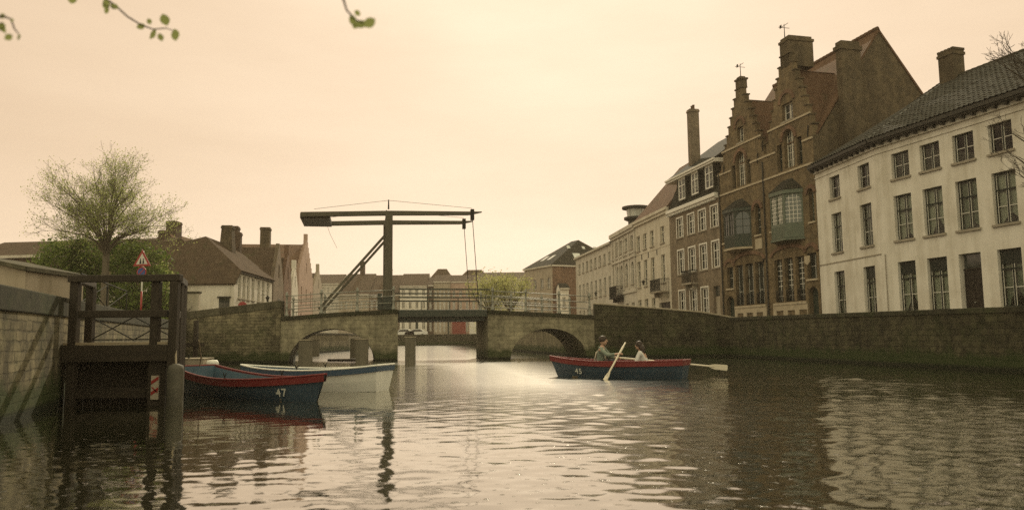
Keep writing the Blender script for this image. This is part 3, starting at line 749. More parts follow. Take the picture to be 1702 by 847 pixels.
# ------------------------------------------------------------------ white house with dark windows (bent front)
BEND = (18.903, 39.80); A0 = (18.2555, 46.245)
def white_house():
    fB = facade_frame(BEND, (.295, -.956)); fA = facade_frame(A0, (.1, -1))
    root = empty('town_house', 'long white plastered house with dark framed windows and grey pantiled roof', 'house', mat=fB)
    TA = fB.inverted() @ fA; LA = 6.477; LB = 16.0; D = 9.0; EZ = 11.0
    rows = {'t': (9.0, 10.27), 'm': (5.9, 8.13), 'g': (2.35, 4.81)}
    colsB = [(1.02, 2.15), (2.85, 4.0), (4.74, 5.87), (6.63, 7.77), (8.55, 9.7), (10.45, 11.6), (12.3, 13.45)]
    colsA = [(1.63, 2.75), (4.68, 5.80)]
    opsB = [(a, b, *rows[r]) for r in 'tmg' for i, (a, b) in enumerate(colsB) if not (r == 'g' and i == 2)]
    door = (4.65, 5.81, 1.5, 4.82)
    opsA = [(a, b, *rows[r]) for r in 'tmg' for a, b in colsA]
    mb = MB(); openings_wall(mb, LB, GZ-.3, EZ, opsB + [door], 0, .32); shell(mb, 0, LB, GZ-.3, EZ, D, .32); mb.build('wall', M['plaster'], root)
    mb = MB(TA); openings_wall(mb, LA, GZ-.3, EZ, opsA, 0, .32)
    mb.poly((0, .32, GZ-.3), (0, .32, EZ), (0, D, EZ), (0, D, GZ-.3)); mb.poly((0, D, GZ-.3), (0, D, EZ), (LA, D, EZ), (LA, D, GZ-.3)); mb.build('wall', M['plaster'], root)
    for ops, T in ((opsB, None), (opsA, TA)):
        for (a, b, c, d) in ops:
            top = c > 8.5
            window(root, a, b, c, d, .17, nx=2, nz=2 if top else 3, curtain=not top, T=T, sill=c > 3)
            if 2 < c < 3 and random.random() < .75:    # blind over the upper third
                MB(T).box(a+.07, b-.07, .175, .19, d-.62, d-.07).build('roller_blind', M['dark_frame'], root)
    # door
    dm = MB().box(4.66, 5.80, .26, .31, 1.5, 4.1); dr = dm.build('door', M['door_dark'], root)
    MB().box(4.72, 5.74, .25, .258, 4.16, 4.76).build('fanlight', M['glass_dark'], dr); MB().box(4.66, 5.80, .22, .30, 4.102, 4.16).build('transom', M['door_dark'], dr)
    for x in (4.78, 5.28):
        for z in (1.7, 2.6, 3.4): MB().box(x, x+.4, .245, .262, z, z+.65).build('door_panel', M['door_dark'], dr, bevel=.01)
    MB().lathe([(.03, 2.6), (.045, 2.63), (.03, 2.66)], 5.16, .235, 8).build('door_knob', M['lead'], dr)
    # frieze, cornice, gutter
    for T, L, s in ((None, LB, -.06), (TA, LA, 0)):
        MB(T).box(0, L, -.05, -.002, 10.5, 10.58).build('string_course', M['plaster'], root)
        mb = MB(T); mb.box(0, L, -.12, -.003, 10.80, 10.998)
        mb.build('cornice', M['plaster'], root)
        mb = MB(T); mb.box(0, L, -.42, 0-.004, 11.0, 11.07); mb.box(0, L, -.50, -.38, 11.072, 11.24)
        n = int(L/.55)
        for i in range(n+1): mb.box(.04+i*.55, .16+i*.55, -.36, -.13, 10.86, 10.998)
        mb.build('gutter', M['gutter'], root)
    MB(TA).box(0, LA, -.03, -.002, 5.30, 5.36).build('string_course', M['stone_sill'], root)
    mb = MB(); mb.tube([(.28, -.05, 2.0), (.28, -.05, 5.3)], .022, 6).build('conduit', M['stone_sill'], root)
    # roof, mitred at the bend
    EY, RD, RZ = -.45, 4.5, 14.65; ez = 11.25
    def mitre(off):
        # intersection of both offset lines, in root frame
        a = TA @ Vector((0, off, 0)); b = TA @ Vector((LA, off, 0)); d = b-a
        t = (off - a.y)/d.y if abs(d.y) > 1e-6 else 1; return a + d*t
    eM, rM, bM = mitre(EY), mitre(RD), mitre(D+.4)
    eA, rA, bA = TA @ Vector((-.1, EY, 0)), TA @ Vector((-.1, RD, 0)), TA @ Vector((-.1, D+.4, 0))
    z = lambda v, h: (v.x, v.y, h)
    mb = MB(); slab(mb, [z(eM, ez), (LB+.2, EY, ez), (LB+.2, RD, RZ), z(rM, RZ)])
    slab(mb, [z(rM, RZ), (LB+.2, RD, RZ), (LB+.2, D+.4, ez), z(bM, ez)])
    tile_sheet(mb, z(eM, ez+.03), (LB+.2, EY, ez+.03), (LB+.2, RD, RZ+.03), z(rM, RZ+.03))
    mb.build('roof', M['tile_plain'], root)
    mb = MB(); tile_sheet(mb, z(eA, ez+.03), z(eM, ez+.03), z(rM, RZ+.03), z(rA, RZ-.72)); slab(mb, [z(eA, ez), z(eM, ez), z(rM, RZ), z(rA, RZ-.75)]); slab(mb, [z(rA, RZ-.75), z(rM, RZ), z(bM, ez), z(bA, ez)])
    rf = mb.build('roof', M['tile_plain'], root)
    mb = MB(); ridge_caps(mb, z(rM, RZ+.02), (LB, RD, RZ+.02), 46, .14).build('ridge_tiles', M['tile_grey'], root)
    mb = MB(); ridge_caps(mb, z(rA, RZ-.73), z(rM, RZ+.02), 18, .14).build('ridge_tiles', M['slate'], rf)
    mb = MB(); mb.tube([z(eM, ez+.03), z(rM, RZ+.03)], .06, 6).build('hip_flashing', M['lead'], rf)
    c = chimney(root, .85, 4.5, 14.0, 16.1, .95, .75, 'brick_side', 0)
    mb = MB()
    for i in range(5): mb.box(.85-.5+i*.22, .85-.36+i*.22, 4.1, 4.9, 16.102, 16.22)
    mb.build('chimney_crest', M['brick_side'], c)
    # closing gable at the far end, hidden mostly by the neighbour
    MB(TA).prism([(0, EZ), (RD, RZ-.9), (D, EZ)], -.05, .0, 'yz').build('gable', M['plaster_tan'], root)
white_house()

# ------------------------------------------------------------------ stepped gable house
def stepped(c, half, z0, ztop, n, tip):
    """profile of a crow-stepped gable: list of (half width, z low, z high)"""
    st = []
    for i in range(n):
        h = half + (tip-half)*i/(n-1); st.append((h, z0 + (ztop-z0)*i/n, z0 + (ztop-z0)*(i+1)/n))
    return st
def brick_house():
    fr = facade_frame((15.46, 57.64), (.245, -1))
    root = empty('brick_house', 'tall brown brick house with two crow-stepped gables and painted bay windows', 'house', mat=fr)
    L = 11.70; D = 10.2; EZ = 13.3
    ops = [(2.75, 3.89, 11.76, 14.17), (2.08, 2.58, 11.73, 13.4), (4.06, 4.56, 11.73, 13.4), (3.03, 3.87, 14.85, 15.95),
           (8.69, 9.75, 11.8, 14.25), (7.86, 8.42, 11.73, 13.5), (10.02, 10.58, 11.73, 13.5), (8.62, 9.82, 14.85, 15.98),
           (4.91, 5.6, 8.03, 10.12), (6.75, 7.25, 8.03, 10.04), (11.0, 11.48, 8.05, 10.05), (.45, 1.0, 8.0, 10.2),
           (1.75, 4.0, 7.7, 9.9), (7.75, 10.0, 7.7, 9.9),
           (2.0, 3.05, 3.36, 6.2), (3.32, 4.37, 3.36, 6.2), (4.64, 5.69, 3.36, 6.2), (.8, 1.7, 4.63, 6.16), (.6, 1.7, 1.5, 4.1),
           (6.95, 7.85, 3.36, 6.1), (8.12, 9.02, 3.36, 6.1), (9.29, 10.19, 3.36, 6.1), (10.53, 11.45, 4.61, 6.17), (10.5, 11.45, 1.5, 4.16)]
    g1 = stepped(3.45, 2.85, EZ, 18.7, 9, .42); g2 = stepped(9.22, 2.55, EZ, 19.1, 9, .5)
    us, zs = [], []
    for c, g in ((3.45, g1), (9.22, g2)):
        for h, a, b in g: us += [c-h, min(L, c+h)]; zs += [a, b]
    def prof(u, z):
        if z < EZ: return True
        for c, g in ((3.45, g1), (9.22, g2)):
            for h, a, b in g:
                if a < z < b and abs(u-c) < h: return True
        return False
    mb = MB(); openings_wall(mb, L, GZ-.3, 19.2, ops, 0, .38, extra=(us, zs, prof)); shell(mb, 0, L, GZ-.3, EZ, D, .38)
    for a, b, c, d in ops:   # round heads
        if (b-a < 1.2) and (d > 10.0 and d < 10.3 or d > 14.1 and d < 14.3): arc_fill(mb, a, b, d-(b-a)/2-.02, d, .01, .37)
        if c == 1.5: arc_fill(mb, a, b, d-(b-a)/2-.02, d, .01, .37)
    mb.build('wall', M['brick_brown'], root)
    # far and near gable ends
    mb = MB(); mb.prism([(.4, EZ), (5.08, 20.15), (D, EZ)], L-.3, L-.002, 'yz'); mb.build('gable_end', M['brick_side'], root)
    mb = MB(); mb.box(L-.001, L+.012, .0, D, GZ-.3, EZ); mb.build('side_wall', M['brick_side'], root)
    mb = MB(); mb.prism([(.4, EZ), (5.08, 20.15), (D, EZ)], .002, .3, 'yz'); mb.build('gable_end', M['brick_side'], root)
    # chimney breast on the near gable end
    mb = MB(); mb.box(L+.013, L+.5, 1.9, 3.3, 9.0, 18.6).box(L-.1, L+.56, 1.8, 3.4, 18.602, 18.85).box(L-.05, L+.5, 1.95, 3.25, 18.852, 19.15); mb.build('chimney_breast', M['brick_side'], root)
    # main roof
    mb = MB(); slab(mb, [(-.05, .2, EZ+.1), (L+.06, .2, EZ+.1), (L+.06, 5.08, 20.35), (-.05, 5.08, 20.35)]); slab(mb, [(-.05, 5.08, 20.35), (L+.06, 5.08, 20.35), (L+.06, D+.2, EZ), (-.05, D+.2, EZ)])
    mr = mb.build('roof', M['tile_red'], root)
    ridge_caps(MB(), (0, 5.08, 20.38), (L, 5.08, 20.38), 30, .14).build('ridge_tiles', M['tile_red'], mr)
    # gable roofs running back into it
    for c, half, rz in ((3.45, 2.75, 18.0), (9.22, 2.45, 18.2)):
        yb = 5.0; mb = MB()
        for s in (-1, 1): slab(mb, [(c+s*half, .3, EZ+.05), (c, .3, rz), (c, yb, rz), (c+s*half, yb, EZ+.05)] if s < 0 else [(c, .3, rz), (c+half, .3, EZ+.05), (c+half, yb, EZ+.05), (c, yb, rz)])
        mb.build('gable_roof', M['tile_red'], root)
    mb = MB(); mb.tube([(11.67, .38, EZ+.1), (9.22+.55, .38, 17.4)], .05, 6).build('verge_flashing', M['stone_trim'], root)
    # step copings
    for c, g in ((3.45, g1), (9.22, g2)):
        for i, (h, a, b) in enumerate(g):
            h2 = g[i+1][0] if i+1 < len(g) else 0
            for s in (-1, 1):
                x0, x1 = sorted((c+s*(h+.06), c+s*(h2 if i+1 < len(g) else .0)))
                if x0 < c < x1: continue
                MB().box(x0, x1, -.06, .44, b+.001, b+.09).build('step_coping', M['brick_side'], root)
    # pinnacle with weather vane on one gable, chimney block on the other
    mb = MB(); mb.box(3.45-.34, 3.45+.34, -.02, .5, 18.8, 19.35).box(3.45-.42, 3.45+.42, -.08, .56, 19.352, 19.47).box(3.45-.26, 3.45+.26, .02, .42, 19.472, 19.6); mb.build('gable_pinnacle', M['brick_side'], root)
    mb = MB(); mb.box(9.22-.5, 9.22+.52, .0, 1.75, 18.3, 19.95).box(9.22-.56, 9.22+.58, -.06, 1.81, 19.952, 20.12).box(9.22-.46, 9.22+.48, .04, 1.7, 20.122, 20.3); mb.build('gable_chimney', M['brick_side'], root)
    for c, z in ((3.45, 19.6), (9.0, 20.3)):
        mb = MB(); mb.tube([(c, .22, z), (c, .22, z+1.0)], [.035, .02], 6); v = mb.build('weather_vane', M['iron'], root)
        MB().beam((c-.5, .22, z+.9), (c+.45, .22, z+.9), .015, .03).beam((c, -.2, z+.75), (c, .6, z+.75), .015, .03).box(c-.5, c-.3, .21, .23, z+.86, z+1.08).build('vane_arrow', M['iron'], v)
    # strings and sills
    for z, u0, u1 in ((11.5, .1, L-.1), (14.62, .8, 6.1), (14.62, 6.95, L-.1), (13.05, .0, 2.0), (13.05, 4.6, 7.7), (13.05, 10.65, L)):
        MB().box(u0, u1, -.07, -.002, z, z+.12).build('string_course', M['stone_trim'], root)
    MB().box(1.85, 5.85, -.1, -.003, 3.16, 3.3).build('string_course', M['stone_trim'], root); MB().box(6.8, 10.35, -.1, -.003, 3.16, 3.3).build('string_course', M['stone_trim'], root)
    for u0, u1 in ((1.8, 5.9), (6.7, 10.4)):
        mb = MB(); openings_wall(mb, u1, GZ-.3, 3.15, [(u0+.35+i*1.25, u0+1.15+i*1.25, 2.35, 2.8) for i in range(3)], -.06, -.004, u0=u0); mb.build('plinth', M['stone_trim'], root)
    # windows
    def w(i, **k):
        a, b, c, d = ops[i]; return window(root, a, b, c, d, .24, **k)
    for i in (0, 4): w(i, frame='cream_paint', bars='cream_paint', nx=4, nz=5, curtain=False, pane='glass_dark', sill=False, mid=True)
    for i in (1, 2, 5, 6): w(i, frame='dark_frame', nx=1, nz=2, mid=False, curtain=False, pane='glass_dark', sill=False)
    for i in (3, 7): w(i, frame='cream_paint', nx=2, nz=2, curtain=False, pane='glass_dark')
    for i in (8, 9, 11): w(i, frame='dark_frame', nx=2, nz=4, mid=False, curtain=False, pane='glass_dark', sillmat='stone_trim')
    w(10, frame='green_paint', bars='white_paint', nx=3, nz=7, mid=False, pane='glass_dark', curtain=False, bw=.035, sillmat='stone_trim')
    for i in (14, 15, 16): w(i, frame='dark_frame', nx=2, nz=3, pane='glass_dark', curtain=False, sill=False)
    for i in (17, 22): w(i, frame='dark_frame', nx=2, nz=2, mid=False, pane='glass_dark', curtain=False, sillmat='stone_trim')
    for i in (19, 20, 21): w(i, frame='dark_frame', bars='white_paint', nx=3, nz=8, mid=False, pane='glass_dark', curtain=False, sill=False, bw=.04)
    for i in (14, 15, 16, 19, 20, 21):   # window guards
        a, b = ops[i][:2]; mb = MB()
        for k in range(7): mb.box(a+.03+(b-a-.08)*k/6, a+.055+(b-a-.08)*k/6, .04, .065, 3.37, 4.05)
        mb.box(a+.005, b-.005, .035, .07, 4.052, 4.1).build('window_guard', M['iron'], root)
    for i in (18, 23):
        a, b, c, d = ops[i]; dd = MB().box(a+.005, b-.005, .3, .36, c, d-.01).build('door', M['dark_green_paint'], root)
        for x in (a+.12, (a+b)/2+.05): MB().box(x, x+(b-a)/2-.2, .285, .302, c+.3, d-.9).build('door_panel', M['dark_green_paint'], dd, bevel=.01)
    # shield-shaped pale plaque hung over the door
    MB().prism([(10.72, 5.98), (11.22, 5.98), (11.22, 5.6), (10.97, 5.42), (10.72, 5.6)], -.32, -.27).build('wall_plaque', M['stone_trim'], root)
    MB().box(10.93, 11.01, -.26, -.002, 5.94, 5.99).build('plaque_bracket', M['iron'], root)
    MB().box(4.86, 5.7, -.05, -.002, 7.05, 7.75).build('stone_panel', M['stone_trim'], root)
    # relieving arches over the ground floor, doors and windows
    def hood(c, half, zs, rise, t=.24, y=-.09):
        mb = MB(); n = 14
        i_ = [(c-half*math.cos(math.pi*k/n), zs+rise*math.sin(math.pi*k/n)) for k in range(n+1)]; o_ = [(c-(half+t)*math.cos(math.pi*k/n), zs+(rise+t)*math.sin(math.pi*k/n)) for k in range(n+1)]
        for k in range(n): mb.prism([i_[k], i_[k+1], o_[k+1], o_[k]], y, -.004)
        mb.build('arch_moulding', M['brick_red'], root)
    for c, hf, zz, rs in ((3.85, 1.9, 6.35, .45), (8.57, 1.75, 6.3, .45), (1.25, .5, 6.25, .3), (10.99, .5, 6.25, .32), (3.32, .66, 13.55, .66), (9.22, .64, 13.6, .66), (5.25, .42, 9.75, .42), (11.24, .3, 9.78, .3), (3.45, .55, 16.0, .5), (9.22, .65, 16.05, .55)):
        hood(c, hf, zz, rs)
    # dark wall anchors
    for u, z in ((5.6, 13.2), (6.3, 13.9), (11.3, 13.6), (1.0, 13.4), (6.2, 10.3), (6.2, 7.0), (5.75, 6.2)):
        mb = MB(); mb.beam((u-.06, -.05, z-.35), (u+.06, -.05, z+.35), .05, .05).build('wall_anchor', M['iron'], root)
    # bays
    for c, hw, z0, z1, mat, bars, top in ((2.88, 1.5, 7.2, 10.1, 'dark_green_paint', 'dark_green_paint', 10.85), (8.88, 1.5, 7.1, 10.25, 'green_paint', 'white_paint', 11.1)):
        d = .85; iw = .72
        pl = [(c-hw, 0), (c-iw, -d), (c+iw, -d), (c+hw, 0)]
        up_ = [(x*1.0, y-.004) for x, y in pl]
        ex = lambda k: [(c+(x-c)*(1+k), y*(1+k*1.4)-.003) for x, y in pl]
        b = MB().prism(ex(0), z0+.15, z0+1.0, 'xy').build('bay_window', M[mat], root)
        MB().prism(ex(.06), z0, z0+.148, 'xy').build('bay_sill', M[mat if mat == 'green_paint' else 'stone_trim'], b, bevel=.02)
        MB().prism(ex(.06), z1-.25, z1, 'xy').build('bay_cornice', M[mat], b, bevel=.02)
        rr = MB(); e = ex(.08); rr.add([(x, y, z1+.002) for x, y in e] + [(c-.5, -.003, top), (c+.5, -.003, top)], [(0, 1, 4), (1, 2, 5, 4), (2, 3, 5), (0, 4, 5, 3), (3, 2, 1, 0)]).build('bay_roof', M['slate'], b)
        mb = MB()
        for i in range(9):
            x = c-iw+.06+(2*iw-.12)*i/8; mb.box(x-.035, x+.035, -d-.02, -d-.002, z0+.22, z0+.9)
        mb.build('bay_panelling', M[mat], b)
        # three glazed faces
        zb, zt = z0+1.0, z1-.25
        for (p, q) in ((pl[0], pl[1]), (pl[1], pl[2]), (pl[2], pl[3])):
            P, Q = Vector((*p, 0)), Vector((*q, 0)); ln = (Q-P).length
            T = Matrix.Translation(P) @ facade_frame((0, 0), (Q-P)[:2])
            mb = MB(T); nl = 2 if ln > 1.2 else 1
            wd = (ln-.1*(nl+1))/nl; opn = [(.1+i*(wd+.1), .1+i*(wd+.1)+wd, zb+.06, zt-.04) for i in range(nl)]
            openings_wall(mb, ln, zb+.001, zt-.001, opn, 0, .08)
            for a_, b_, c_, d_ in opn: arc_fill(mb, a_, b_, d_-(b_-a_)/2-.02, d_, .004, .076)
            mb.build('bay_frame', M[mat], b)
            for a_, b_, c_, d_ in opn:
                g = MB(T).box(a_, b_, .05, .058, c_, d_).build('bay_glass', M['glass_green' if bars == 'white_paint' else 'glass_dark'], b)
                mb = MB(T)
                nx_, nz_ = (4, 7) if bars == 'white_paint' else (2, 3)
                for i in range(1, nx_): x = a_+(b_-a_)*i/nx_; mb.box(x-.016, x+.016, .015, .047, c_, d_)
                for j in range(1, nz_): z = c_+(d_-c_)*j/nz_; mb.box(a_, b_, .018, .045, z-.016, z+.016)
                mb.build('glazing_bars', M[bars], g)
    MB().tube([(.25, -.08, 1.6), (.25, -.08, 13.2)], .05, 8).build('drainpipe', M['gutter'], root)
    MB().tube([(6.2, -.08, 1.6), (6.2, -.08, 12.8)], .05, 8).build('drainpipe', M['gutter'], root)
brick_house()

# ------------------------------------------------------------------ grey brick house with dormers
def grey_house():
    fr = facade_frame((13.57, 66.67), (.21, -1)); L = 9.2; D = 9.5; EZ = 11.7
    root = empty('dormer_house', 'four storey grey brown brick house with white windows, dormers and a tall thin chimney', 'house', mat=fr)
    cols = [(1.55, 2.75), (3.7, 4.9), (5.75, 6.95), (7.85, 9.0)]
    rows = [(9.4, 11.0), (6.35, 8.3), (2.6, 4.95)]
    ops = [(a, b, c, d) for (c, d) in rows for i, (a, b) in enumerate(cols) if not (c < 3 and i == 3)]; door = (7.8, 8.85, 1.5, 4.95)
    mb = MB(); openings_wall(mb, L, GZ-.3, EZ, ops+[door], 0, .3); shell(mb, 0, L, GZ-.3, EZ, D); mb.build('wall', M['brick_grey'], root)
    for a, b, c, d in ops:
        w = window(root, a, b, c, d, .12, frame='white_paint', nx=2, nz=3, fw_=.1, curtain=True)
        mb = MB(); mb.box(a-.1, a-.002, -.03, .02, c-.1, d+.12).box(b+.002, b+.1, -.03, .02, c-.1, d+.12).box(a-.002, b+.002, -.03, .02, d+.002, d+.12); mb.build('surround', M['white_paint'], w)
    dd = MB().box(7.81, 8.84, .2, .26, 1.5, 4.2).build('door', M['plaster_tan'], root); MB().box(7.86, 8.79, .19, .205, 4.25, 4.9).build('fanlight', M['glass_dark'], dd)
    MB().box(0, L, -.22, -.002, 11.5, 11.6).build('cornice', M['white_paint'], root); MB().box(0, L, -.35, -.002, 11.602, 11.9).build('cornice', M['white_paint'], root, bevel=.03)
    mb = MB()
    for i in range(30): mb.box(.1+i*.3, .2+i*.3, -.3, -.003, 11.38, 11.498)
    mb.build('dentils', M['white_paint'], root)
    # steep lower roof with dormers under one cornice
    mb = MB(); slab(mb, [(0, -.1, 11.92), (L, -.1, 11.92), (L, .9, 14.3), (0, .9, 14.3)]); mb.build('mansard', M['slate'], root)
    for a, b in ((2.1, 3.5), (4.6, 5.95), (7.1, 8.5)):
        d = MB().box(a-.14, b+.14, -.04, 1.0, 12.3, 12.45).box(a-.14, a-.002, -.04, 1.0, 12.45, 14.25).box(b+.002, b+.14, -.04, 1.0, 12.45, 14.25).build('dormer', M['slate'], root)
        window(d, a, b, 12.46, 14.25, .0, frame='white_paint', nx=2, nz=3, fw_=.12, curtain=True, sill=False)
    MB().box(0, L, -.22, 1.1, 14.26, 14.4).build('dormer_cornice', M['white_paint'], root); MB().box(-.05, L, -.32, 1.1, 14.402, 14.56).build('dormer_cornice', M['white_paint'], root, bevel=.02)
    mb = MB(); slab(mb, [(0, -.2, 14.58), (L, -.2, 14.58), (L, 4.8, 18.2), (0, 4.8, 18.2)]); slab(mb, [(0, 4.8, 18.2), (L, 4.8, 18.2), (L, D, 12), (0, D, 12)]); mb.build('roof', M['slate'], root)
    for x0 in (.0, L-.2): MB().prism([(.0, EZ), (.9, 14.5), (4.8, 18.0), (D, 11.9)], x0, x0+.2, 'yz').build('gable_end', M['brick_grey'], root)
    chimney(root, 2.6, 1.3, 14.6, 20.2, .62, .8, 'brick_grey', 2)
    balcony(root, 3.4, 5.2, 5.45, .6, .95)
grey_house()

# ------------------------------------------------------------------ white house with balcony
def balcony_house():
    fr = facade_frame((12.15, 76.14), (.15, -1)); L = 9.55; D = 9; EZ = 12.0
    root = empty('town_house', 'white plastered house with an iron balcony and red hipped roof beside the grey brick house', 'house', mat=fr)
    cu = [.78, 2.8, 4.87, 7.7]; cols = [(u-.52, u+.52) for u in cu]
    ops = [(a, b, c, d) for c, d in ((9.45, 10.9), (5.95, 8.4)) for a, b in cols] + [(a, b, 2.6, 4.72) for a, b in cols[:3]]; gar = (6.35, 9.2, 1.5, 4.2)
    mb = MB(); openings_wall(mb, L, GZ-.3, EZ, ops+[gar], 0, .3); shell(mb, 0, L, GZ-.3, EZ, D); mb.build('wall', M['plaster_cream'], root)
    for o in ops: window(root, *o, .14, frame='cream_paint', nx=2, nz=3, curtain=True)
    MB().box(6.36, 9.19, .22, .28, 1.5, 4.19).build('garage_door', M['door_dark'], root)
    MB().box(0, L, -.2, -.002, 11.85, 12.1).build('cornice', M['plaster_cream'], root); MB().box(-.05, L, -.34, -.002, 12.102, 12.36).build('cornice', M['plaster_cream'], root, bevel=.03)
    MB().box(0, L, -.03, -.002, 9.05, 9.15).build('string_course', M['plaster_cream'], root)
    mb = MB(); slab(mb, [(0, -.2, 12.38), (L, -.2, 12.38), (L, 4.2, 17.6), (1.4, 4.2, 17.6)]); slab(mb, [(0, -.2, 12.38), (1.4, 4.2, 17.6), (0, D, 12.38)]); slab(mb, [(1.4, 4.2, 17.6), (L, 4.2, 17.6), (L, D, 12.38), (0, D, 12.38)]); mb.build('roof', M['tile_red'], root)
    MB().prism([(-.1, 12.2), (4.2, 17.5), (D, 12.2)], L-.2, L, 'yz').build('gable_end', M['brick_red'], root)
    for u in (1.8, 3.8, 6.2): MB().box(u-.03, u+.03, -.06, -.002, 8.5, 9.0).build('wall_anchor', M['iron'], root)
    balcony(root, 6.3, 9.1, 5.15, .85, 1.0); lantern(root, 4.3, -.75, 6.2)
balcony_house()

# ------------------------------------------------------------------ ornate stone house
def ornate_house():
    fr = facade_frame((11.09, 86.2), (.105, -1)); L = 10.05; D = 9; EZ = 12.1
    root = empty('stone_house', 'ornate pale stone house with pilasters, arched windows and a round glazed roof turret', 'house', mat=fr)
    cu = [2.45, 4.1, 6.2, 8.55]; cols = [(u-.5, u+.5) for u in cu]
    ops = [(a, b, 9.95, 11.3) for a, b in cols] + [(a, b, 6.45, 8.7) for a, b in cols] + [(a, b, 2.6, 4.6) for a, b in cols]
    mb = MB(); openings_wall(mb, L, GZ-.3, EZ, ops, 0, .3); shell(mb, 0, L, GZ-.3, EZ, D)
    for a, b in cols: arc_fill(mb, a, b, 8.2, 8.7, .01, .29)
    mb.build('wall', M['plaster_pale'], root)
    for o in ops: window(root, *o, .14, frame='cream_paint', nx=2, nz=3, curtain=False, pane='glass_dark')
    for u in (.35, 1.6, 3.28, 5.1, 7.35, 9.7):
        MB().box(u-.17, u+.17, -.1, -.002, 6.0, 11.6).build('pilaster', M['plaster_pale'], root, bevel=.015)
    for z, h, d in ((9.05, .2, .16), (9.5, .12, .1), (5.6, .25, .14), (11.7, .25, .2), (11.96, .4, .34)): MB().box(0, L, -d, -.003, z, z+h).build('string_course', M['plaster_pale'], root)
    mb = MB(); slab(mb, [(0, -.2, 12.38), (L, -.2, 12.38), (L, 4, 14.2), (0, 4, 14.2)]); slab(mb, [(0, 4, 14.2), (L, 4, 14.2), (L, D, 12.3), (0, D, 12.3)]); mb.build('roof', M['slate'], root)
    balcony(root, 2.0, 4.9, 5.35, .9, 1.1, boxy=True)
    # glazed lookout on the roof
    tu, ty = 3.0, 2.0
    c = MB().lathe([(.8, 12.6), (.85, 13.55), (1.28, 13.75), (1.28, 13.98), (.9, 14.0)], tu, ty, 20).build('roof_turret', M['gutter'], root)
    MB().lathe([(.86, 14.002), (.95, 14.84)], tu, ty, 20).build('turret_glazing', M['glass_pale'], c)
    MB().lathe([(1.1, 14.842), (1.47, 14.9), (1.47, 15.12), (.3, 15.24)], tu, ty, 20).build('turret_roof', M['gutter'], c)
    mb = MB()
    for k in range(12):
        a = 2*math.pi*k/12; mb.tube([(tu+.92*math.cos(a), ty+.92*math.sin(a), 14.0), (tu+1.0*math.cos(a), ty+1.0*math.sin(a), 14.84)], .035, 5)
    mb.build('turret_mullions', M['white_paint'], c)
ornate_house()

# ------------------------------------------------------------------ long pale house and hip-roofed house beyond the bridge
def plain_house(name, label, A, d, L, D, z0, EZ, rows, cols, wallm, roofm, ridge, frame='cream_paint', pane='glass_dark', hip=0.0, sill=True, door=None, eave=.3, cornice='plaster_pale', curtain=False, nz=2):
    root = empty(name, label, 'house', mat=facade_frame(A, d))
    ops = [(a, b, c, e) for c, e in rows for a, b in cols if not (door is not None and c == rows[-1][0] and a == cols[door][0])]
    dops = [(cols[door][0], cols[door][1], z0, rows[-1][1])] if door is not None else []
    mb = MB(); openings_wall(mb, L, z0-.3, EZ, ops+dops, 0, .25); shell(mb, 0, L, z0-.3, EZ, D, .25); mb.build('wall', M[wallm], root)
    for o in ops: window(root, *o, .12, frame=frame, nx=2, nz=nz, curtain=curtain, pane=pane, sill=sill)
    for a, b, c, e in dops: MB().box(a+.005, b-.005, .15, .2, c, e-.005).build('door', M['dark_green_paint'], root)
    MB().box(-.03, L+.03, -eave, -.002, EZ-.2, EZ+.02).build('cornice', M[cornice], root)
    mb = MB(); r = D/2; h = min(hip, L*.38)
    slab(mb, [(-.15, -eave, EZ+.03), (L+.15, -eave, EZ+.03), (L-h, r, ridge), (h, r, ridge)]); slab(mb, [(h, r, ridge), (L-h, r, ridge), (L+.15, D+.2, EZ+.03), (-.15, D+.2, EZ+.03)])
    if h:
        slab(mb, [(-.15, D+.2, EZ+.03), (-.15, -eave, EZ+.03), (h, r, ridge)]); slab(mb, [(L+.15, -eave, EZ+.03), (L+.15, D+.2, EZ+.03), (L-h, r, ridge)])
    else:
        for x0 in (0.0, L-.2): MB().prism([(0, EZ), (r, ridge-.12), (D, EZ)], x0, x0+.2, 'yz').build('gable_end', M[wallm], root)
    mb.build('roof', M[roofm], root)
    return root
r = plain_house('long_house', 'long pale house with many small windows beside the brick corner house with skylights', (8.53, 104.51), (.14, -1), 18.4, 9, GZ, 11.7,
    [(9.45, 10.7), (5.97, 7.97), (2.6, 4.6)], [(1.7+i*2.15, 2.75+i*2.15) for i in range(7)] + [(16.8, 17.7)], 'plaster_pale', 'slate', 13.6)
lantern(r, 14.3, -.9, 6.2)
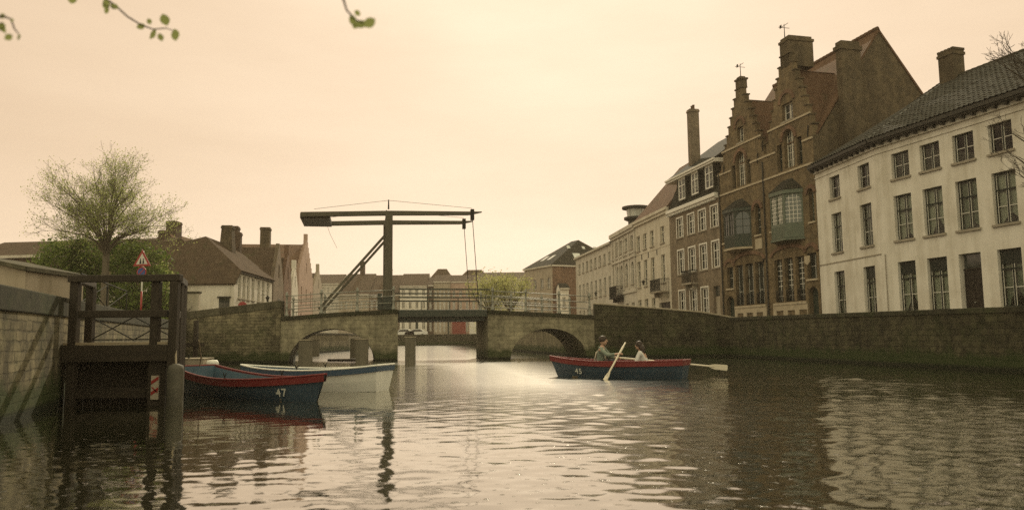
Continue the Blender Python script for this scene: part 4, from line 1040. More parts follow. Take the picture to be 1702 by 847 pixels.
def hip_house():
    A = (2.0, 128.2); d = (6.2-2.0, 120-128.2); L = math.hypot(*d)
    root = plain_house('corner_house', 'stone and brick corner house with a steep dark hipped roof and skylights', A, d, L, 14, GZ, 12.3, [(8.8, 10.4), (5.2, 7.2), (2.5, 4.3)], [(.9+i*2.2, 1.9+i*2.2) for i in range(4)], 'plaster_tan', 'slate', 16.9, hip=3.6)
    MB().box(L+.002, L+.03, -.02, 14, GZ-.3, 12.28).build('side_wall', M['brick_red'], root); MB().box(L+.031, L+.3, -.2, 14.2, 12.1, 12.31).build('cornice', M['plaster_pale'], root)
    def skylight(P, n, w, h):
        n = Vector(n).normalized(); x = Vector((0, 0, 1)).cross(n).normalized(); y = n.cross(x); P = Vector(P)
        T = Matrix.Translation(P); q = [P+n*.1+x*a*w/2+y*b*h/2 for a, b in ((-1,-1),(1,-1),(1,1),(-1,1))]; b_ = [p-n*.12 for p in q]
        MB().add(q+b_, [(0,1,2,3),(0,4,5,1),(1,5,6,2),(2,6,7,3),(3,7,4,0)]).build('skylight', M['glass_pale'], root)
    rise, run = 16.9-12.33, 7.2
    for u in (3.1, 5.2): skylight((u, 2.2, 12.33+rise*2.4/7.3), (0, -rise, run), 1.0, 1.5)
    # on the hipped end
    skylight((L-1.1, 5.2, 12.33+rise*1.2/3.6), (rise, 0, 3.6), 1.3, 1.4)
    for y in (4.4, 7.2, 9.5): skylight((L-2.45, y, 12.33+rise*2.55/3.7), (rise, 0, 3.6), .5, .6)
hip_house()
def annex():
    A = at(931, 500, 118); root = plain_house('narrow_annex', 'narrow white annex with a lean-to roof against the red brick corner house', (A.x, A.y), (1.2, .35), 1.4, 1.6, GZ, 8.6, [(5.6, 7.2)], [(.4, .9)], 'plaster', 'slate', 9.4)
annex()

# ------------------------------------------------------------------ far row across the canal
FY = 150.5
def farX(px): return (px-851)/F0*FY
def farZ(px, py): return EYE + ((560-.0105*(px-851))-py)/F0*FY
def far_house(label, x0, x1, ye, yr, rows, n, wallm, roofm, hip=.0, D=10, dy=0.0, door=None, name='canal_house', frame='cream_paint', ww=.42, ww_=None):
    X0, X1 = farX(x0), farX(x1); L = X1-X0; xm = (x0+x1)/2; EZ = farZ(xm, ye); RZ = farZ(xm, yr)*1.03
    st = L/n; cols = [(st*(i+.5)-st*ww/2, st*(i+.5)+st*ww/2) for i in range(n)]
    rr = [(farZ(xm, b), farZ(xm, a)) for a, b in rows]
    return plain_house(name, label, (X0, FY+dy), (1, 0), L-.03, D, GZ, EZ, rr, cols, wallm, roofm, RZ, frame=frame, hip=hip, door=door, eave=.2, sill=False)
h = far_house('far pale house nearest the spired brick gable across the water', 508, 562, 471, 455, [(478, 487), (505, 516), (524, 534)], 7, 'plaster_pale', 'tile_brown', D=12, dy=.8)
h = far_house('far low tan house under a wide brown roof with one chimney', 562, 612, 489, 453, [(500, 514), (524, 536)], 6, 'plaster_tan', 'tile_brown', D=16, dy=.3)
chimney(h, 3.0, 8, 9.5, farZ(587, 436)*1.06, .9, .9, 'brick_dark', 0)
h = far_house('far low grey house with a thick chimney, seen behind the mast', 612, 664, 490, 455, [(500, 514), (524, 536)], 6, 'brick_grey', 'tile_brown', D=16, dy=.5)
chimney(h, 2.6, 8, 10, farZ(634, 448)*1.06, 1.2, 1.0, 'brick_dark', 0)
h = far_house('far white house with dark windows, seen under the lifting span', 664, 709, 475, 455, [(482, 492), (502, 513), (530, 547)], 4, 'plaster', 'tile_brown', dy=0, door=2)
h = far_house('far narrow dark brick house between the white house and the wide hipped house', 709, 720, 474, 462, [(482, 492), (502, 513), (530, 550)], 1, 'brick_dark', 'tile_brown', D=8, dy=.2)
h = far_house('far tan house with a white shopfront below a wide hipped brown roof', 720, 748, 468, 458, [(483, 493), (500, 514), (528, 551)], 4, 'plaster_tan', 'tile_brown', D=7, dy=.1, frame='white_paint', door=3)
h = far_house('far red-fronted house with skylights beside the yellow-green trees', 748, 792, 468, 458, [(483, 493), (500, 514), (528, 551)], 4, 'plaster_pink', 'tile_brown', D=7, dy=.3)
L_ = farX(792)-farX(748)
MB().box(.3, 2.9, -.06, -.003, GZ, farZ(770, 528)).build('shopfront', M['shop_red'], h); MB().box(3.6, 4.9, -.05, -.003, GZ, farZ(782, 524)).build('shopfront', M['white_paint'], h)
h = far_house('far hipped house whose wide brown roof rises behind the white house', 692, 755, 474, 440, [(483, 493)], 5, 'brick_dark', 'tile_brown', hip=2.7, D=11, dy=9)
h = far_house('far hipped house whose wide brown roof with skylights rises behind the red-fronted house', 738, 826, 474, 441, [(483, 493)], 6, 'brick_dark', 'tile_brown', hip=3.6, D=11, dy=10)
for u, z0 in ((3.2, 13.3), (5.6, 13.2), (6.6, 13.2)): MB().add([(u, 2.4, z0), (u+.8, 2.4, z0), (u+.8, 3.3, z0+.85), (u, 3.3, z0+.85)], [(0, 1, 2, 3)]).build('skylight', M['glass_pale'], h)
h = far_house('far long low house with a dark roof behind the yellow-green trees', 792, 880, 463, 452, [(470, 480), (500, 514)], 10, 'plaster_pale', 'tile_brown', D=10, dy=1.0)

def car(label, px, col, L=4.1):
    p = at(px, 552, 148.2)
    root = empty('parked_car', label, 'car', (p.x, p.y, GZ), 0, 'white cars parked on the far quay')
    prof = [(-L/2, .35), (-L/2, .8), (-L/2+.25, .95), (-L/2+.9, 1.0), (-L/2+1.45, 1.45), (L/2-1.2, 1.5), (L/2-.55, 1.05), (L/2-.05, .95), (L/2, .6), (L/2, .35)]
    MB().prism(prof, -.8, .8).build('body', M['car_white'], root, bevel=.06)
    MB().prism([(-L/2+1.0, 1.03), (-L/2+1.5, 1.4), (L/2-1.25, 1.44), (L/2-.75, 1.06)], -.81, .81).build('window', M['car_glass'], root)
    for x in (-L/2+.8, L/2-.8):
        for y in (-.72, .72):
            w = MB(Matrix.Translation((x, y, .32)) @ Matrix.Rotation(R(90), 4, 'X')).lathe([(.31, -.1), (.31, .1)], 0, 0, 16).build('wheel', M['tyre'], root)
car('white parked car on the far quay, by the pier', 671, 0); car('white parked car on the far quay, closer to the dark brick house', 692, 0)

# ------------------------------------------------------------------ houses on the bank with the landing stage
def corner_white():
    # facade looks over the water; near end hipped
    A = (-19.87, 56.1); B = (-20.5, 66.66); d = (B[0]-A[0], B[1]-A[1]); L = math.hypot(*d)
    fr = facade_frame(A, d); root = empty('corner_cottage', 'low white house with a big brown tiled roof and a tapering chimney', 'house', mat=fr)
    EZ = 6.3; D = 6.4; RZ = 9.15
    ops = [(u, u+.75, 4.35, 6.0) for u in (.6, 1.7, 2.9, 4.2, 5.9, 7.3, 8.8)] + [(1.7, 2.6, 1.5, 3.7), (4.2, 5.0, 2.2, 3.7), (7.3, 8.1, 2.2, 3.7)]
    mb = MB(); openings_wall(mb, L, GZ-.3, EZ, ops, 0, .25, u0=.45); mb.box(-.35, .449, 0, .25, GZ-.3, 5.3); shell(mb, .45, L, GZ-.3, EZ, D, .25); mb.build('wall', M['plaster'], root)
    for o in ops:
        if o[2] == 1.5: MB().box(o[0]+.005, o[1]-.005, .14, .2, 1.5, 3.69).build('door', M['dark_green_paint'], root)
        else: window(root, *o, .1, frame='cream_paint', nx=2, nz=3, curtain=False, pane='glass_green')
    MB().box(.45, L, -.16, -.002, EZ-.14, EZ+.02).build('gutter', M['gutter'], root)
    hx = 3.2; W = 11.2
    mb = MB(); slab(mb, [(.40, -.25, EZ+.03), (L, -.25, EZ+.03), (L, hx, RZ), (3.0, hx, RZ)]); slab(mb, [(3.0, hx, RZ), (L, hx, RZ), (L, D+.2, EZ), (3.2, D+.2, EZ)]); mb.build('roof', M['tile_brown'], root)
    # the slope towards the water basin carries on over a lower wing
    mb = MB(); slab(mb, [(-.55, -.1, 5.3), (.40, -.25, EZ+.03), (3.0, hx, RZ), (2.633, 4.5, 8.752), (2.633, W, 8.752), (-.55, W, 5.3)]); slab(mb, [(2.633, 4.5, 8.752), (2.633, W, 8.752), (5.8, W, 5.3), (5.8, 4.5, 5.3)])
    mb.build('wing_roof', M['tile_brown'], root)
    MB().box(-.35, 6.0, .26, W-.2, GZ-.3, 5.28).build('wing_wall', M['plaster'], root)
    MB().box(-.36, -.352, .3, 1.05, 2.9, 4.3).build('side_window', M['glass_dark'], root); MB().box(-.46, -.362, .2, 1.15, 4.3, 4.4).build('side_hood', M['gutter'], root)
    MB().prism([(hx-3.3, EZ), (hx, RZ-.1), (D, EZ)], L-.2, L-.01, 'yz').build('gable_end', M['plaster'], root)
    chimney(root, 6.5, 2.6, 7.9, 10.45, .8, .8, 'brick_side', 0, taper=1.35)
    c = chimney(root, 10.2, 2.9, 8.6, 10.4, .6, .6, 'brick_dark', 0)
    lantern(root, 6.3, -.7, 4.6)
corner_white()
def lineX(Y): return -10.1 - .155*Y
def gable_front(name, label, Y0, Y1, EZ, top, wallm, roofm, kind='plain', D=9.0, frame='cream_paint', rows=None):
    A = (lineX(Y0), Y0); B = (lineX(Y1), Y1); d = (B[0]-A[0], B[1]-A[1]); L = math.hypot(*d); c = L/2
    root = empty(name, label, 'house', mat=facade_frame(A, d))
    n = 3 if L > 6 else 2; st = L/n; cols = [(st*(i+.5)-.45, st*(i+.5)+.45) for i in range(n)]
    rows = rows or [(2.4, 4.2), (5.2, 6.4)]
    ops = [(a, b, z, e) for z, e in rows for a, b in cols if e < EZ-.2]; ops.append((c-.35, c+.35, EZ+.5, EZ+1.7))
    us, zs = [], []
    m = 8 if kind == 'step' else 22
    st_ = []
    for i in range(m):
        h = (L/2)*(1 - i/m) if kind != 'step' else (L/2-.05)*(1-i/m)+.25
        st_.append((min(h, L/2), EZ+(top-EZ)*i/m, EZ+(top-EZ)*(i+1)/m))
    for h, a, b in st_: us += [c-h, c+h]; zs += [a, b]
    def prof(u, z): return z < EZ or any(a < z < b and abs(u-c) < h for h, a, b in st_)
    mb = MB(); openings_wall(mb, L, GZ-.3, top, ops, 0, .3, extra=(us, zs, prof)); shell(mb, 0, L, GZ-.3, EZ, D); mb.build('wall', M[wallm], root)
    for o in ops: window(root, *o, .14, frame=frame, nx=2, nz=3, curtain=False, pane='glass_dark', sill=False)
    rz = top-.35; mb = MB()
    slab(mb, [(0, .3, EZ), (c, .3, rz), (c, D, rz), (0, D, EZ)]); slab(mb, [(c, .3, rz), (L, .3, EZ), (L, D, EZ), (c, D, rz)]); mb.build('roof', M[roofm], root)
    if kind == 'step':
        MB().box(c-.22, c+.22, -.05, .4, top, top+.9).build('gable_pinnacle', M[wallm], root)
    return root, c, L
r, c, L = gable_front('gabled_house', 'plain brick gabled house adjoining the low white house', 66.9, 73.2, 6.3, 9.9, 'brick_grey', 'tile_brown')
chimney(r, c, 4.0, 9.0, 11.4, 1.0, .9, 'brick_dark', 0)
MB().box(L*.5-.5, L*.5+.5, -.03, -.003, 1.5, 4.9).build('door', M['dark_green_paint'], r)
r, c, L = gable_front('gabled_house', 'dark roofed gabled house with a thin pinnacle behind the plain brick gable', 73.5, 79, 6.6, 9.6, 'brick_red', 'tile_brown', 'step', D=8)
chimney(r, c, 2.2, 8.5, 12.2, .95, .9, 'brick_side', 0)
r, c, L = gable_front('gabled_house', 'narrow pale plastered gable with a slender white pinnacle', 79.3, 84.8, 6.2, 8.7, 'plaster', 'tile_brown', 'step', D=7)
r, c, L = gable_front('gabled_house', 'tall pink brick house with a high stepped gable and steep red roof', 85.2, 100.5, 8.6, 12.9, 'plaster_pink', 'tile_red', 'step', D=12, rows=[(2.4, 4.2), (5.2, 7.2)])
r, c, L = gable_front('gabled_house', 'pale lower gabled house at the far end of the row of gables', 101, 116, 7.8, 10.8, 'plaster_tan', 'tile_brown', 'step', D=9)
def row_roof():
    # higher tiled roof seen between the first gables
    r = plain_house('back_house', 'brown roofed house rising behind the row of small gables', (-30.0, 76), (0, 1), 12, 8, GZ, 8.5, [(5.2, 6.6)], [(1+i*2.6, 2+i*2.6) for i in range(4)], 'brick_dark', 'tile_red', 12.0)
    chimney(r, 2.0, 4.0, 11, 13.2, 1.4, 1.0, 'brick_dark', 0)
row_roof()
def long_low():
    p0, p1 = at(-60, 450, 62), at(250, 450, 60)
    r = plain_house('long_low_house', 'long dark brick house with a dull tiled roof behind the tree', (p0.x, p0.y), (p1.x-p0.x, p1.y-p0.y), (p1-p0).xy.length, 8, GZ, 8.1, [(4.6, 6.2)], [(2+i*2.6, 3+i*2.6) for i in range(5)], 'brick_dark', 'tile_brown', 9.75, frame='dark_frame')
    chimney(r, (p1-p0).xy.length-1.4, 4, 9.0, 10.35, .7, .6, 'brick_dark', 0)
long_low()
def garden_walls():
    a, b = at(-70, 480, 22), at(41, 480, 22)
    r = empty('outbuilding', 'pale rendered outbuilding with a sloping top behind the sunlit quay wall', 'outbuilding')
    mb = MB(); mb.prism([(a.x, GZ-.2), (b.x, GZ-.2), (b.x, 3.3), (a.x, 3.75)], 22, 25, 'xz'); mb.build('wall', M['plaster_tan'], r)
    mb = MB(); mb.prism([(a.x-.1, 3.752), (b.x+.1, 3.302), (b.x+.1, 3.42), (a.x-.1, 3.87)], 21.88, 25.1, 'xz'); mb.build('coping', M['coping'], r)
    a, b = at(196, 500, 50), at(330, 500, 50)
    r = empty('garden_wall', 'plain pale garden wall between the shrubs and the low white house', 'wall')
    MB().box(a.x, b.x, 50, 50.3, GZ-.2, 4.3).build('wall', M['plaster_cream'], r); MB().box(a.x-.05, b.x+.05, 49.94, 50.36, 4.302, 4.42).build('coping', M['coping'], r)
garden_walls()

# ------------------------------------------------------------------ landing stage
def jetty():
    root = empty('landing_stage', 'dark tarred timber landing stage with heavy post and beam railing', 'jetty', (0, 0, 0))
    X0, X1, Y = -9.12, -6.85, 16.1; k = Vector((-.314, .949, 0)); dep = 1.75
    top, deck = 2.66, 1.28
    def g(x, d, z): p = Vector((x, Y, z)) + k*d; return (p.x, p.y, z)
    # uprights
    for x, d, z0 in ((X0+.1, .1, -1.0), (X0+1.78, .1, -1.0), (X1-.1, .0, -1.0), (X1-.1, dep*.55, -1.0), (X1-.1, dep, -1.0), (X0+.1, dep, -1.0)):
        MB().beam(g(x, d, z0), g(x, d, top-.14), .17, .17, up=(0, 1, 0)).build('post', M['wood_dark_up'], root, bevel=.015)
    MB().beam(g(X0-.02, .05, top-.07), g(X1+.02, .0, top-.07), .2, .14).build('top_beam', M['wood_dark'], root, bevel=.015)
    MB().beam(g(X1-.08, .11, top-.075), g(X1-.08, dep+.1, top-.075), .17, .135).build('top_beam', M['wood_dark'], root, bevel=.015)
    MB().beam(g(X0+.1, .12, top-.075), g(X0+.1, dep+.1, top-.075), .17, .135).build('top_beam', M['wood_dark'], root, bevel=.015)
    MB().beam(g(X0+.2, .06, 1.86), g(X1-.22, .0, 1.86), .12, .15).build('mid_rail', M['wood_dark'], root, bevel=.01)
    MB().beam(g(X1-.1, .1, 1.86), g(X1-.1, dep, 1.86), .1, .15).build('mid_rail', M['wood_dark'], root, bevel=.01)
    # deck and its heavy fascia
    mb = MB()
    for i in range(9):
        d0 = dep*i/9+.02; a, b, c, d = g(X0-.1, d0, 0), g(X1-.2, d0, 0), g(X1-.2, d0+dep/9-.015, 0), g(X0-.1, d0+dep/9-.015, 0)
        mb.prism([a[:2], b[:2], c[:2], d[:2]], deck-.05, deck, 'xy')
    mb.build('deck', M['wood_edge'], root)
    MB().beam(g(X0-.12, -.04, 1.06), g(X1-.2, -.04, 1.06), .09, .33).build('fascia', M['wood_dark'], root)
    MB().beam(g(X1-.16, -.02, 1.06), g(X1-.16, dep, 1.06), .07, .33).build('fascia', M['wood_dark'], root)
    mb = MB()
    for i in range(12):
        a = g(X0-.1+i*.19, .5, 0); b = g(X0-.1+i*.19+.18, .5, 0); mb.box(a[0], b[0], a[1], a[1]+.05, -.8, .9)
    mb.build('plank_screen', M['wood_dark_up'], root)
    MB().beam(g(X0+.1, .2, .25), g(X1-.3, .2, .25), .12, .2).build('waling', M['wood_dark'], root)
    MB().box(X1-.62, X1-.25, Y+.02, Y+.3, -.9, .88).build('fender_post', M['wood_dark_up'], root, bevel=.02)
    # red and white marker board
    b = MB().box(X1-.52, X1-.36, Y-.02, Y+.015, .12, .6).build('marker_board', M['plaster_tan'], root)
    mb = MB()
    for z in (.2, .42):
        mb.prism([(X1-.515, z), (X1-.365, z+.1), (X1-.365, z+.17), (X1-.515, z+.07)], Y-.026, Y-.021)
    mb.prism([(X1-.515, z-.05), (X1-.48, z-.05), (X1-.365, z-.16), (X1-.40, z-.16)], Y-.026, Y-.021)
    mb.build('red_stripes', M['sign_red'], b)
    # thin steel cross braces along the land side
    mb = MB()
    for x0 in (X0+.12, X0+1.1): mb.tube([g(x0, dep, deck+.05), g(x0+.98, dep, 1.85)], .014, 6).tube([g(x0, dep, 1.85), g(x0+.98, dep, deck+.05)], .014, 6)
    mb.tube([g(X0+.1, dep, deck+.06), g(X1-.15, dep, deck+.06)], .014, 6).tube([g(X0+.1, dep, 1.88), g(X1-.15, dep, 1.88)], .016, 6)
    mb.build('cross_brace', M['iron'], root)
    # rolling fender at the corner
    f = MB().lathe([(.05, -.25), (.14, -.22), (.16, -.1), (.16, .72), (.14, .8), (.05, .84)], X1+.02, Y-.12, 20).build('fender', M['fender'], root, smooth=True)
    MB().tube([(X1+.02, Y-.12, .84), (X1-.04, Y-.02, 1.15), (X1-.05, Y+.02, 1.45)], .018, 6).build('fender_rope', M['rope'], f)
jetty()
def quay_railing():
    r = empty('steel_railing', 'thin dark steel railing with crossed rods on top of the quay behind the landing stage', 'railing')
    P = [Vector((LQ(y)[0]-.3, y, 0)) for y in (19, 22.5, 26)]
    for p in P: MB().tube([(p.x, p.y, 2.2), (p.x, p.y, 2.95)], .02, 6).build('railing_post', M['iron'], r)
    MB().tube([(p.x, p.y, 2.95) for p in P], .02, 6).build('handrail', M['iron'], r)
    for a, b in zip(P[:-1], P[1:]): MB().tube([(a.x, a.y, 2.25), (b.x, b.y, 2.9)], .012, 5).build('cross_rod', M['iron'], r); MB().tube([(a.x, a.y, 2.9), (b.x, b.y, 2.25)], .012, 5).build('cross_rod', M['iron'], r)
quay_railing()
def mooring_cross():
    p = Vector((-15.3, 38.5, 0)); p = at(325, 575, 41.5)
    r = empty('mooring_cross', 'dark timber post with a crossbar standing in front of the sloping approach wall', 'mooring post', (p.x, p.y, 0))
    MB().box(-.1, .1, -.1, .1, -1, 2.35).build('post', M['wood_dark_up'], r, bevel=.01); MB().box(-.62, .5, -.17, -.102, .98, 1.18).build('crossbar', M['wood_dark'], r, bevel=.01)
mooring_cross()
def pontoon():
    p = at(325, 600, 37.5)
    r = empty('pontoon', 'small pale floating pontoon with two bollards moored behind the boat numbered 47', 'pontoon', (p.x, p.y, 0), R(4))
    MB().box(-.7, .6, -.8, .8, -.15, .42).build('float', M['plaster_tan'], r, bevel=.03); MB().box(-.72, .62, -.82, .82, .422, .48).build('deck', M['coping_pale'], r, bevel=.01)
    for x in (-.15, .42): MB().lathe([(.05, .48), (.03, .58), (.05, .64), (.03, .68)], x, -.5, 8).build('bollard', M['iron'], r)
    b = MB(Matrix.Translation((.95, -.5, .22)) @ Matrix.Rotation(R(90), 4, 'Y')).lathe([(.05, -.3), (.15, -.24), (.18, 0), (.16, .2), (.06, .27)], 0, 0, 14).build('float_buoy', M['boat_white'], r, smooth=True)
pontoon()

# ------------------------------------------------------------------ signs
def warning_sign():
    p = at(236, 470, 30); r = empty('road_sign', 'red and white triangular warning sign on a red banded pole above the landing stage', 'road sign', (p.x, p.y, 0), R(-8))
    MB().tube([(0, 0, GZ), (0, 0, 4.75)], .032, 10).build('pole', M['sign_white'], r, smooth=True)
    MB().tube([(0, 0, 2.0), (0, 0, 3.2)], .035, 10).build('red_band', M['sign_red'], r, smooth=True)
    def tri(s, zc): return [(-s, zc-s*.577), (s, zc-s*.577), (0, zc+s*1.155)]
    zc = 4.38
    t = MB().prism(tri(.37, zc), -.055, -.04).build('triangle_plate', M['sign_red'], r); MB().prism(tri(.24, zc), -.060, -.056).build('white_field', M['sign_white'], t)
    mb = MB()
    for x, s in ((-.06, 1.0), (.06, .85)):
        mb.prism([(x-.045*s, zc-.12), (x+.045*s, zc-.12), (x+.02*s, zc+.03*s), (x-.02*s, zc+.03*s)], -.064, -.061); mb.prism([(x-.02, zc+.04*s), (x+.02, zc+.04*s), (x+.02, zc+.08*s), (x-.02, zc+.08*s)], -.064, -.061)
    mb.build('pictogram', M['sign_black'], t)
    T = Matrix.Translation((0, -.05, 3.94)) @ Matrix.Rotation(R(90), 4, 'X')
    c = MB(T).lathe([(.2, -.008), (.2, .008)], 0, 0, 24).build('round_plate', M['sign_red'], r); MB(T).lathe([(.155, .009), (.155, .012)], 0, 0, 24).build('blue_field', M['sign_blue'], c)
    MB(T @ Matrix.Rotation(R(45), 4, 'Z')).box(-.15, .15, -.02, .02, .0125, .015).build('diagonal_bar', M['sign_red'], c)
warning_sign()
def no_entry():
    p = at(403.5, 507, 47); r = empty('road_sign', 'round red traffic sign showing just above the sloping approach wall', 'road sign', (p.x, p.y, 0))
    MB().tube([(0, 0, 1.5), (0, 0, 3.6)], .03, 8).build('pole', M['rail_paint'], r)
    T = Matrix.Translation((0, -.05, 3.33)) @ Matrix.Rotation(R(90), 4, 'X')
    c = MB(T).lathe([(.27, -.008), (.27, .008)], 0, 0, 24).build('round_plate', M['sign_red'], r); MB(T).box(-.18, .18, -.045, .045, .009, .012).build('white_bar', M['sign_white'], c)
no_entry()

# ------------------------------------------------------------------ boats
def text_mesh(txt, size, mat, name, parent, T):
    cu = bpy.data.curves.new('t', 'FONT'); cu.body = txt; cu.size = size; cu.extrude = .002; cu.align_x = 'CENTER'; cu.align_y = 'CENTER'; cu.space_character = 1.15; cu.offset = size*.012
    ob = bpy.data.objects.new('t', cu); link(ob); dg = bpy.context.evaluated_depsgraph_get(); dg.update()
    me = bpy.data.meshes.new_from_object(ob.evaluated_get(dg)); bpy.data.objects.remove(ob); bpy.data.curves.remove(cu)
    me.transform(T); me.materials.clear(); me.materials.append(mat); me.name = name
    o = bpy.data.objects.new(name, me); link(o); o.parent = parent; return o
def rowboat(name, label, loc, heading, L, B, zs, hullm, strakem, innerm, railm, number=None, num_x=.3, thwarts=True):
    """bow towards local +x; zs = sheer heights (stern, middle, bow)"""
    root = empty(name, label, 'rowing boat', (loc[0], loc[1], 0), heading)
    N = 28
    def st(i):
        s = i/N                      # 0 stern .. 1 bow
        x = -L/2 + L*s
        w = (B/2)*(.74 + .26*math.sin(min(1, s/.45)*math.pi/2)) if s < .45 else (B/2)*max(.0, 1-((s-.45)/.55)**2.3)
        w = max(w, .025)
        q = 2*(s-.5); z = zs[1] + ((zs[0]-zs[1])*q*q if q < 0 else (zs[2]-zs[1])*q*q)
        rake = (.16*(1-s)**6) ; bowr = .34*max(0, (s-.55)/.45)**2
        return x, w, z, bowr, rake
    def sec(i, off, zk=-.16):
        x, w, z, br_, rk = st(i); w = max(w-off, .004)
        pts = []
        for (fx, fz) in ((0, 0), (.55, .02), (.82, .22), (.93, .55), (1.0, 1.0)):
            zz = zk + off + (z-zk-off)*fz
            pts.append((x - br_*(1-fz) + rk*(1-fz)*.6, w*fx*(1 if fz > .9 else (1-.18*(1-fz))), zz))
        return pts
    def skin(off, inner, f0=0, f1=4):
        V, Fc = [], []; K = 2*(f1-f0)+1 if f0 == 0 else (f1-f0)+1
        mb = MB()
        for side in (1, -1):
            V = []; 
            for i in range(N+1):
                for k in range(f0, f1+1):
                    p = sec(i, off)[k]; V.append((p[0], p[1]*side, p[2]))
            m = f1-f0+1
            Fc = [(i*m+k, (i+1)*m+k, (i+1)*m+k+1, i*m+k+1) for i in range(N) for k in range(m-1)]
            if side*(-1 if inner else 1) < 0: Fc = [f[::-1] for f in Fc]
            mb.add(V, Fc)
        return mb
    mb = skin(0, False)
    t0 = sec(0, 0); mb.add([(p[0], p[1], p[2]) for p in t0] + [(p[0], -p[1], p[2]) for p in t0], [(0,5,6,1),(1,6,7,2),(2,7,8,3),(3,8,9,4)])
    hull = mb.build('hull', M[hullm], root, weld=True, smooth=False)
    mb = skin(.03, True); t1 = sec(0, .03); mb.add([(p[0]+.03, p[1], p[2]) for p in t1] + [(p[0]+.03, -p[1], p[2]) for p in t1], [(1,6,5,0),(2,7,6,1),(3,8,7,2),(4,9,8,3)])
    mb.build('inner_hull', M[innerm], root)
    # sheer strake, proud of the hull
    mb = MB()
    for side in (1, -1):
        P = []
        for i in range(N+1):
            x, w, z, br_, rk = st(i); P.append((x, (w+.014)*side, z))
        for a, b in zip(P[:-1], P[1:]):
            hs = .14
            sh = lambda p, dz, dy: (p[0]-(.03 if p[0] > L*.4 else 0)*(-dz/hs), p[1]+dy*side*-1, p[2]+dz)
            q = [a, b, (b[0], b[1]-.012*side, b[2]-hs), (a[0], a[1]-.012*side, a[2]-hs)]
            mb.add(q if side < 0 else q[::-1], [(0, 1, 2, 3)])
    x, w, z, _, _ = st(0)
    mb.add([(x-.012, w+.014, z), (x-.012, -w-.014, z), (x+.0, -w-.002, z-.14), (x+.0, w+.002, z-.14)], [(0, 1, 2, 3)])
    mb.build('sheer_strake', M[strakem], root)
    for side in (1, -1):
        MB().tube([(st(i)[0], st(i)[1]*side, st(i)[2]+.012) for i in range(N+1)], .026, 6).build('gunwale', M[railm], root, smooth=True)
    MB().tube([(x, w, z+.012), (x, -w, z+.012)], .026, 6).build('gunwale', M[railm], root)
    # inner red lining, floor, thwarts
    mb = MB()
    for side in (1, -1):
        P = [(st(i)[0], max(.003, st(i)[1]-.036)*side, st(i)[2]) for i in range(N)]
        for a, b in zip(P[:-1], P[1:]):
            q = [a, b, (b[0], b[1], b[2]-.12), (a[0], a[1], a[2]-.12)]; mb.add(q[::-1] if side < 0 else q, [(0, 1, 2, 3)])
    mb.build('inner_strake', M[strakem], root)
    mb = MB()
    for k in range(5): mb.box(-L*.42, L*.3, -.35+k*.145, -.35+k*.145+.13, .02, .04)
    mb.build('floorboards', M['boat_wood'], root)
    if thwarts:
        for s in (.1, .34, .56, .76):
            i = int(s*N); x, w, z, _, _ = st(i); MB().box(x-.13, x+.13, -w*.84+.03, w*.84-.03, .27, .305).build('thwart', M['boat_wood'], root, bevel=.006)
    for side in (1, -1):
        i = int(.5*N); x, w, z, _, _ = st(i); MB().tube([(x, w*side, z+.02), (x, w*side, z+.1)], .018, 6).tube([(x-.05, w*side, z+.16), (x-.04, w*side, z+.1), (x+.04, w*side, z+.1), (x+.05, w*side, z+.16)], .012, 6).build('rowlock', M['iron'], root)
    if number:
        i = int(num_x*N); out = []
        for side in (1, -1):
            a, b = sec(i-2, 0), sec(i+2, 0); 
            p0 = Vector((a[3][0], a[3][1]*side, a[3][2])); p1 = Vector((b[3][0], b[3][1]*side, b[3][2])); c3 = sec(i, 0); lo = Vector((c3[2][0], c3[2][1]*side, c3[2][2])); hi = Vector((c3[4][0], c3[4][1]*side, c3[4][2]))
            xd = (p1-p0).normalized()*(-1 if side > 0 else 1); n = xd.cross((hi-lo).normalized()).normalized(); yd = n.cross(xd)
            cpt = lo.lerp(hi, .42); 
            cpt = Vector((c3[3][0], c3[3][1]*side, c3[3][2]-.02))
            T = Matrix(((xd.x, yd.x, n.x, cpt.x+n.x*.012), (xd.y, yd.y, n.y, cpt.y+n.y*.012), (xd.z, yd.z, n.z, cpt.z+n.z*.012), (0, 0, 0, 1)))
            text_mesh(number, .25, M['number'], 'number', root, T)
    return root
def heading(a, b): return math.atan2(b[1]-a[1], b[0]-a[0])
# the moored boat 47: stern by the landing stage, bow towards open water
s47, b47 = (-8.0, 19.85), (-3.95, 16.6)
boat47 = rowboat('rowing_boat', 'empty dark blue rowing boat with red gunwale, numbered 47, moored at the landing stage', ((s47[0]+b47[0])/2, (s47[1]+b47[1])/2), heading(s47, b47), math.dist(s47, b47), 1.5, (.66, .42, .56), 'boat_blue', 'boat_red', 'boat_blue_in', 'boat_red', '47', .85)
sw, bw_ = (-3.2, 19.8), (-7.2, 20.9)
boatW = rowboat('rowing_boat', 'empty white rowing boat with a blue rim moored behind the boat numbered 47', ((sw[0]+bw_[0])/2, (sw[1]+bw_[1])/2), heading(sw, bw_), math.dist(sw, bw_), 1.45, (.64, .52, .64), 'boat_white', 'boat_rim', 'boat_blue_in', 'boat_white')
s45, b45 = (5.3, 24.1), (1.22, 26.0)
boat45 = rowboat('rowing_boat', 'dark blue rowing boat with red gunwale, numbered 45, carrying two people', ((s45[0]+b45[0])/2, (s45[1]+b45[1])/2), heading(s45, b45), math.dist(s45, b45), 1.4, (.54, .5, .66), 'boat_blue', 'boat_red', 'boat_blue_in', 'boat_red', '45', .78)
MX = Matrix.Translation(((s45[0]+b45[0])/2, (s45[1]+b45[1])/2, 0)) @ Matrix.Rotation(heading(s45, b45), 4, 'Z')
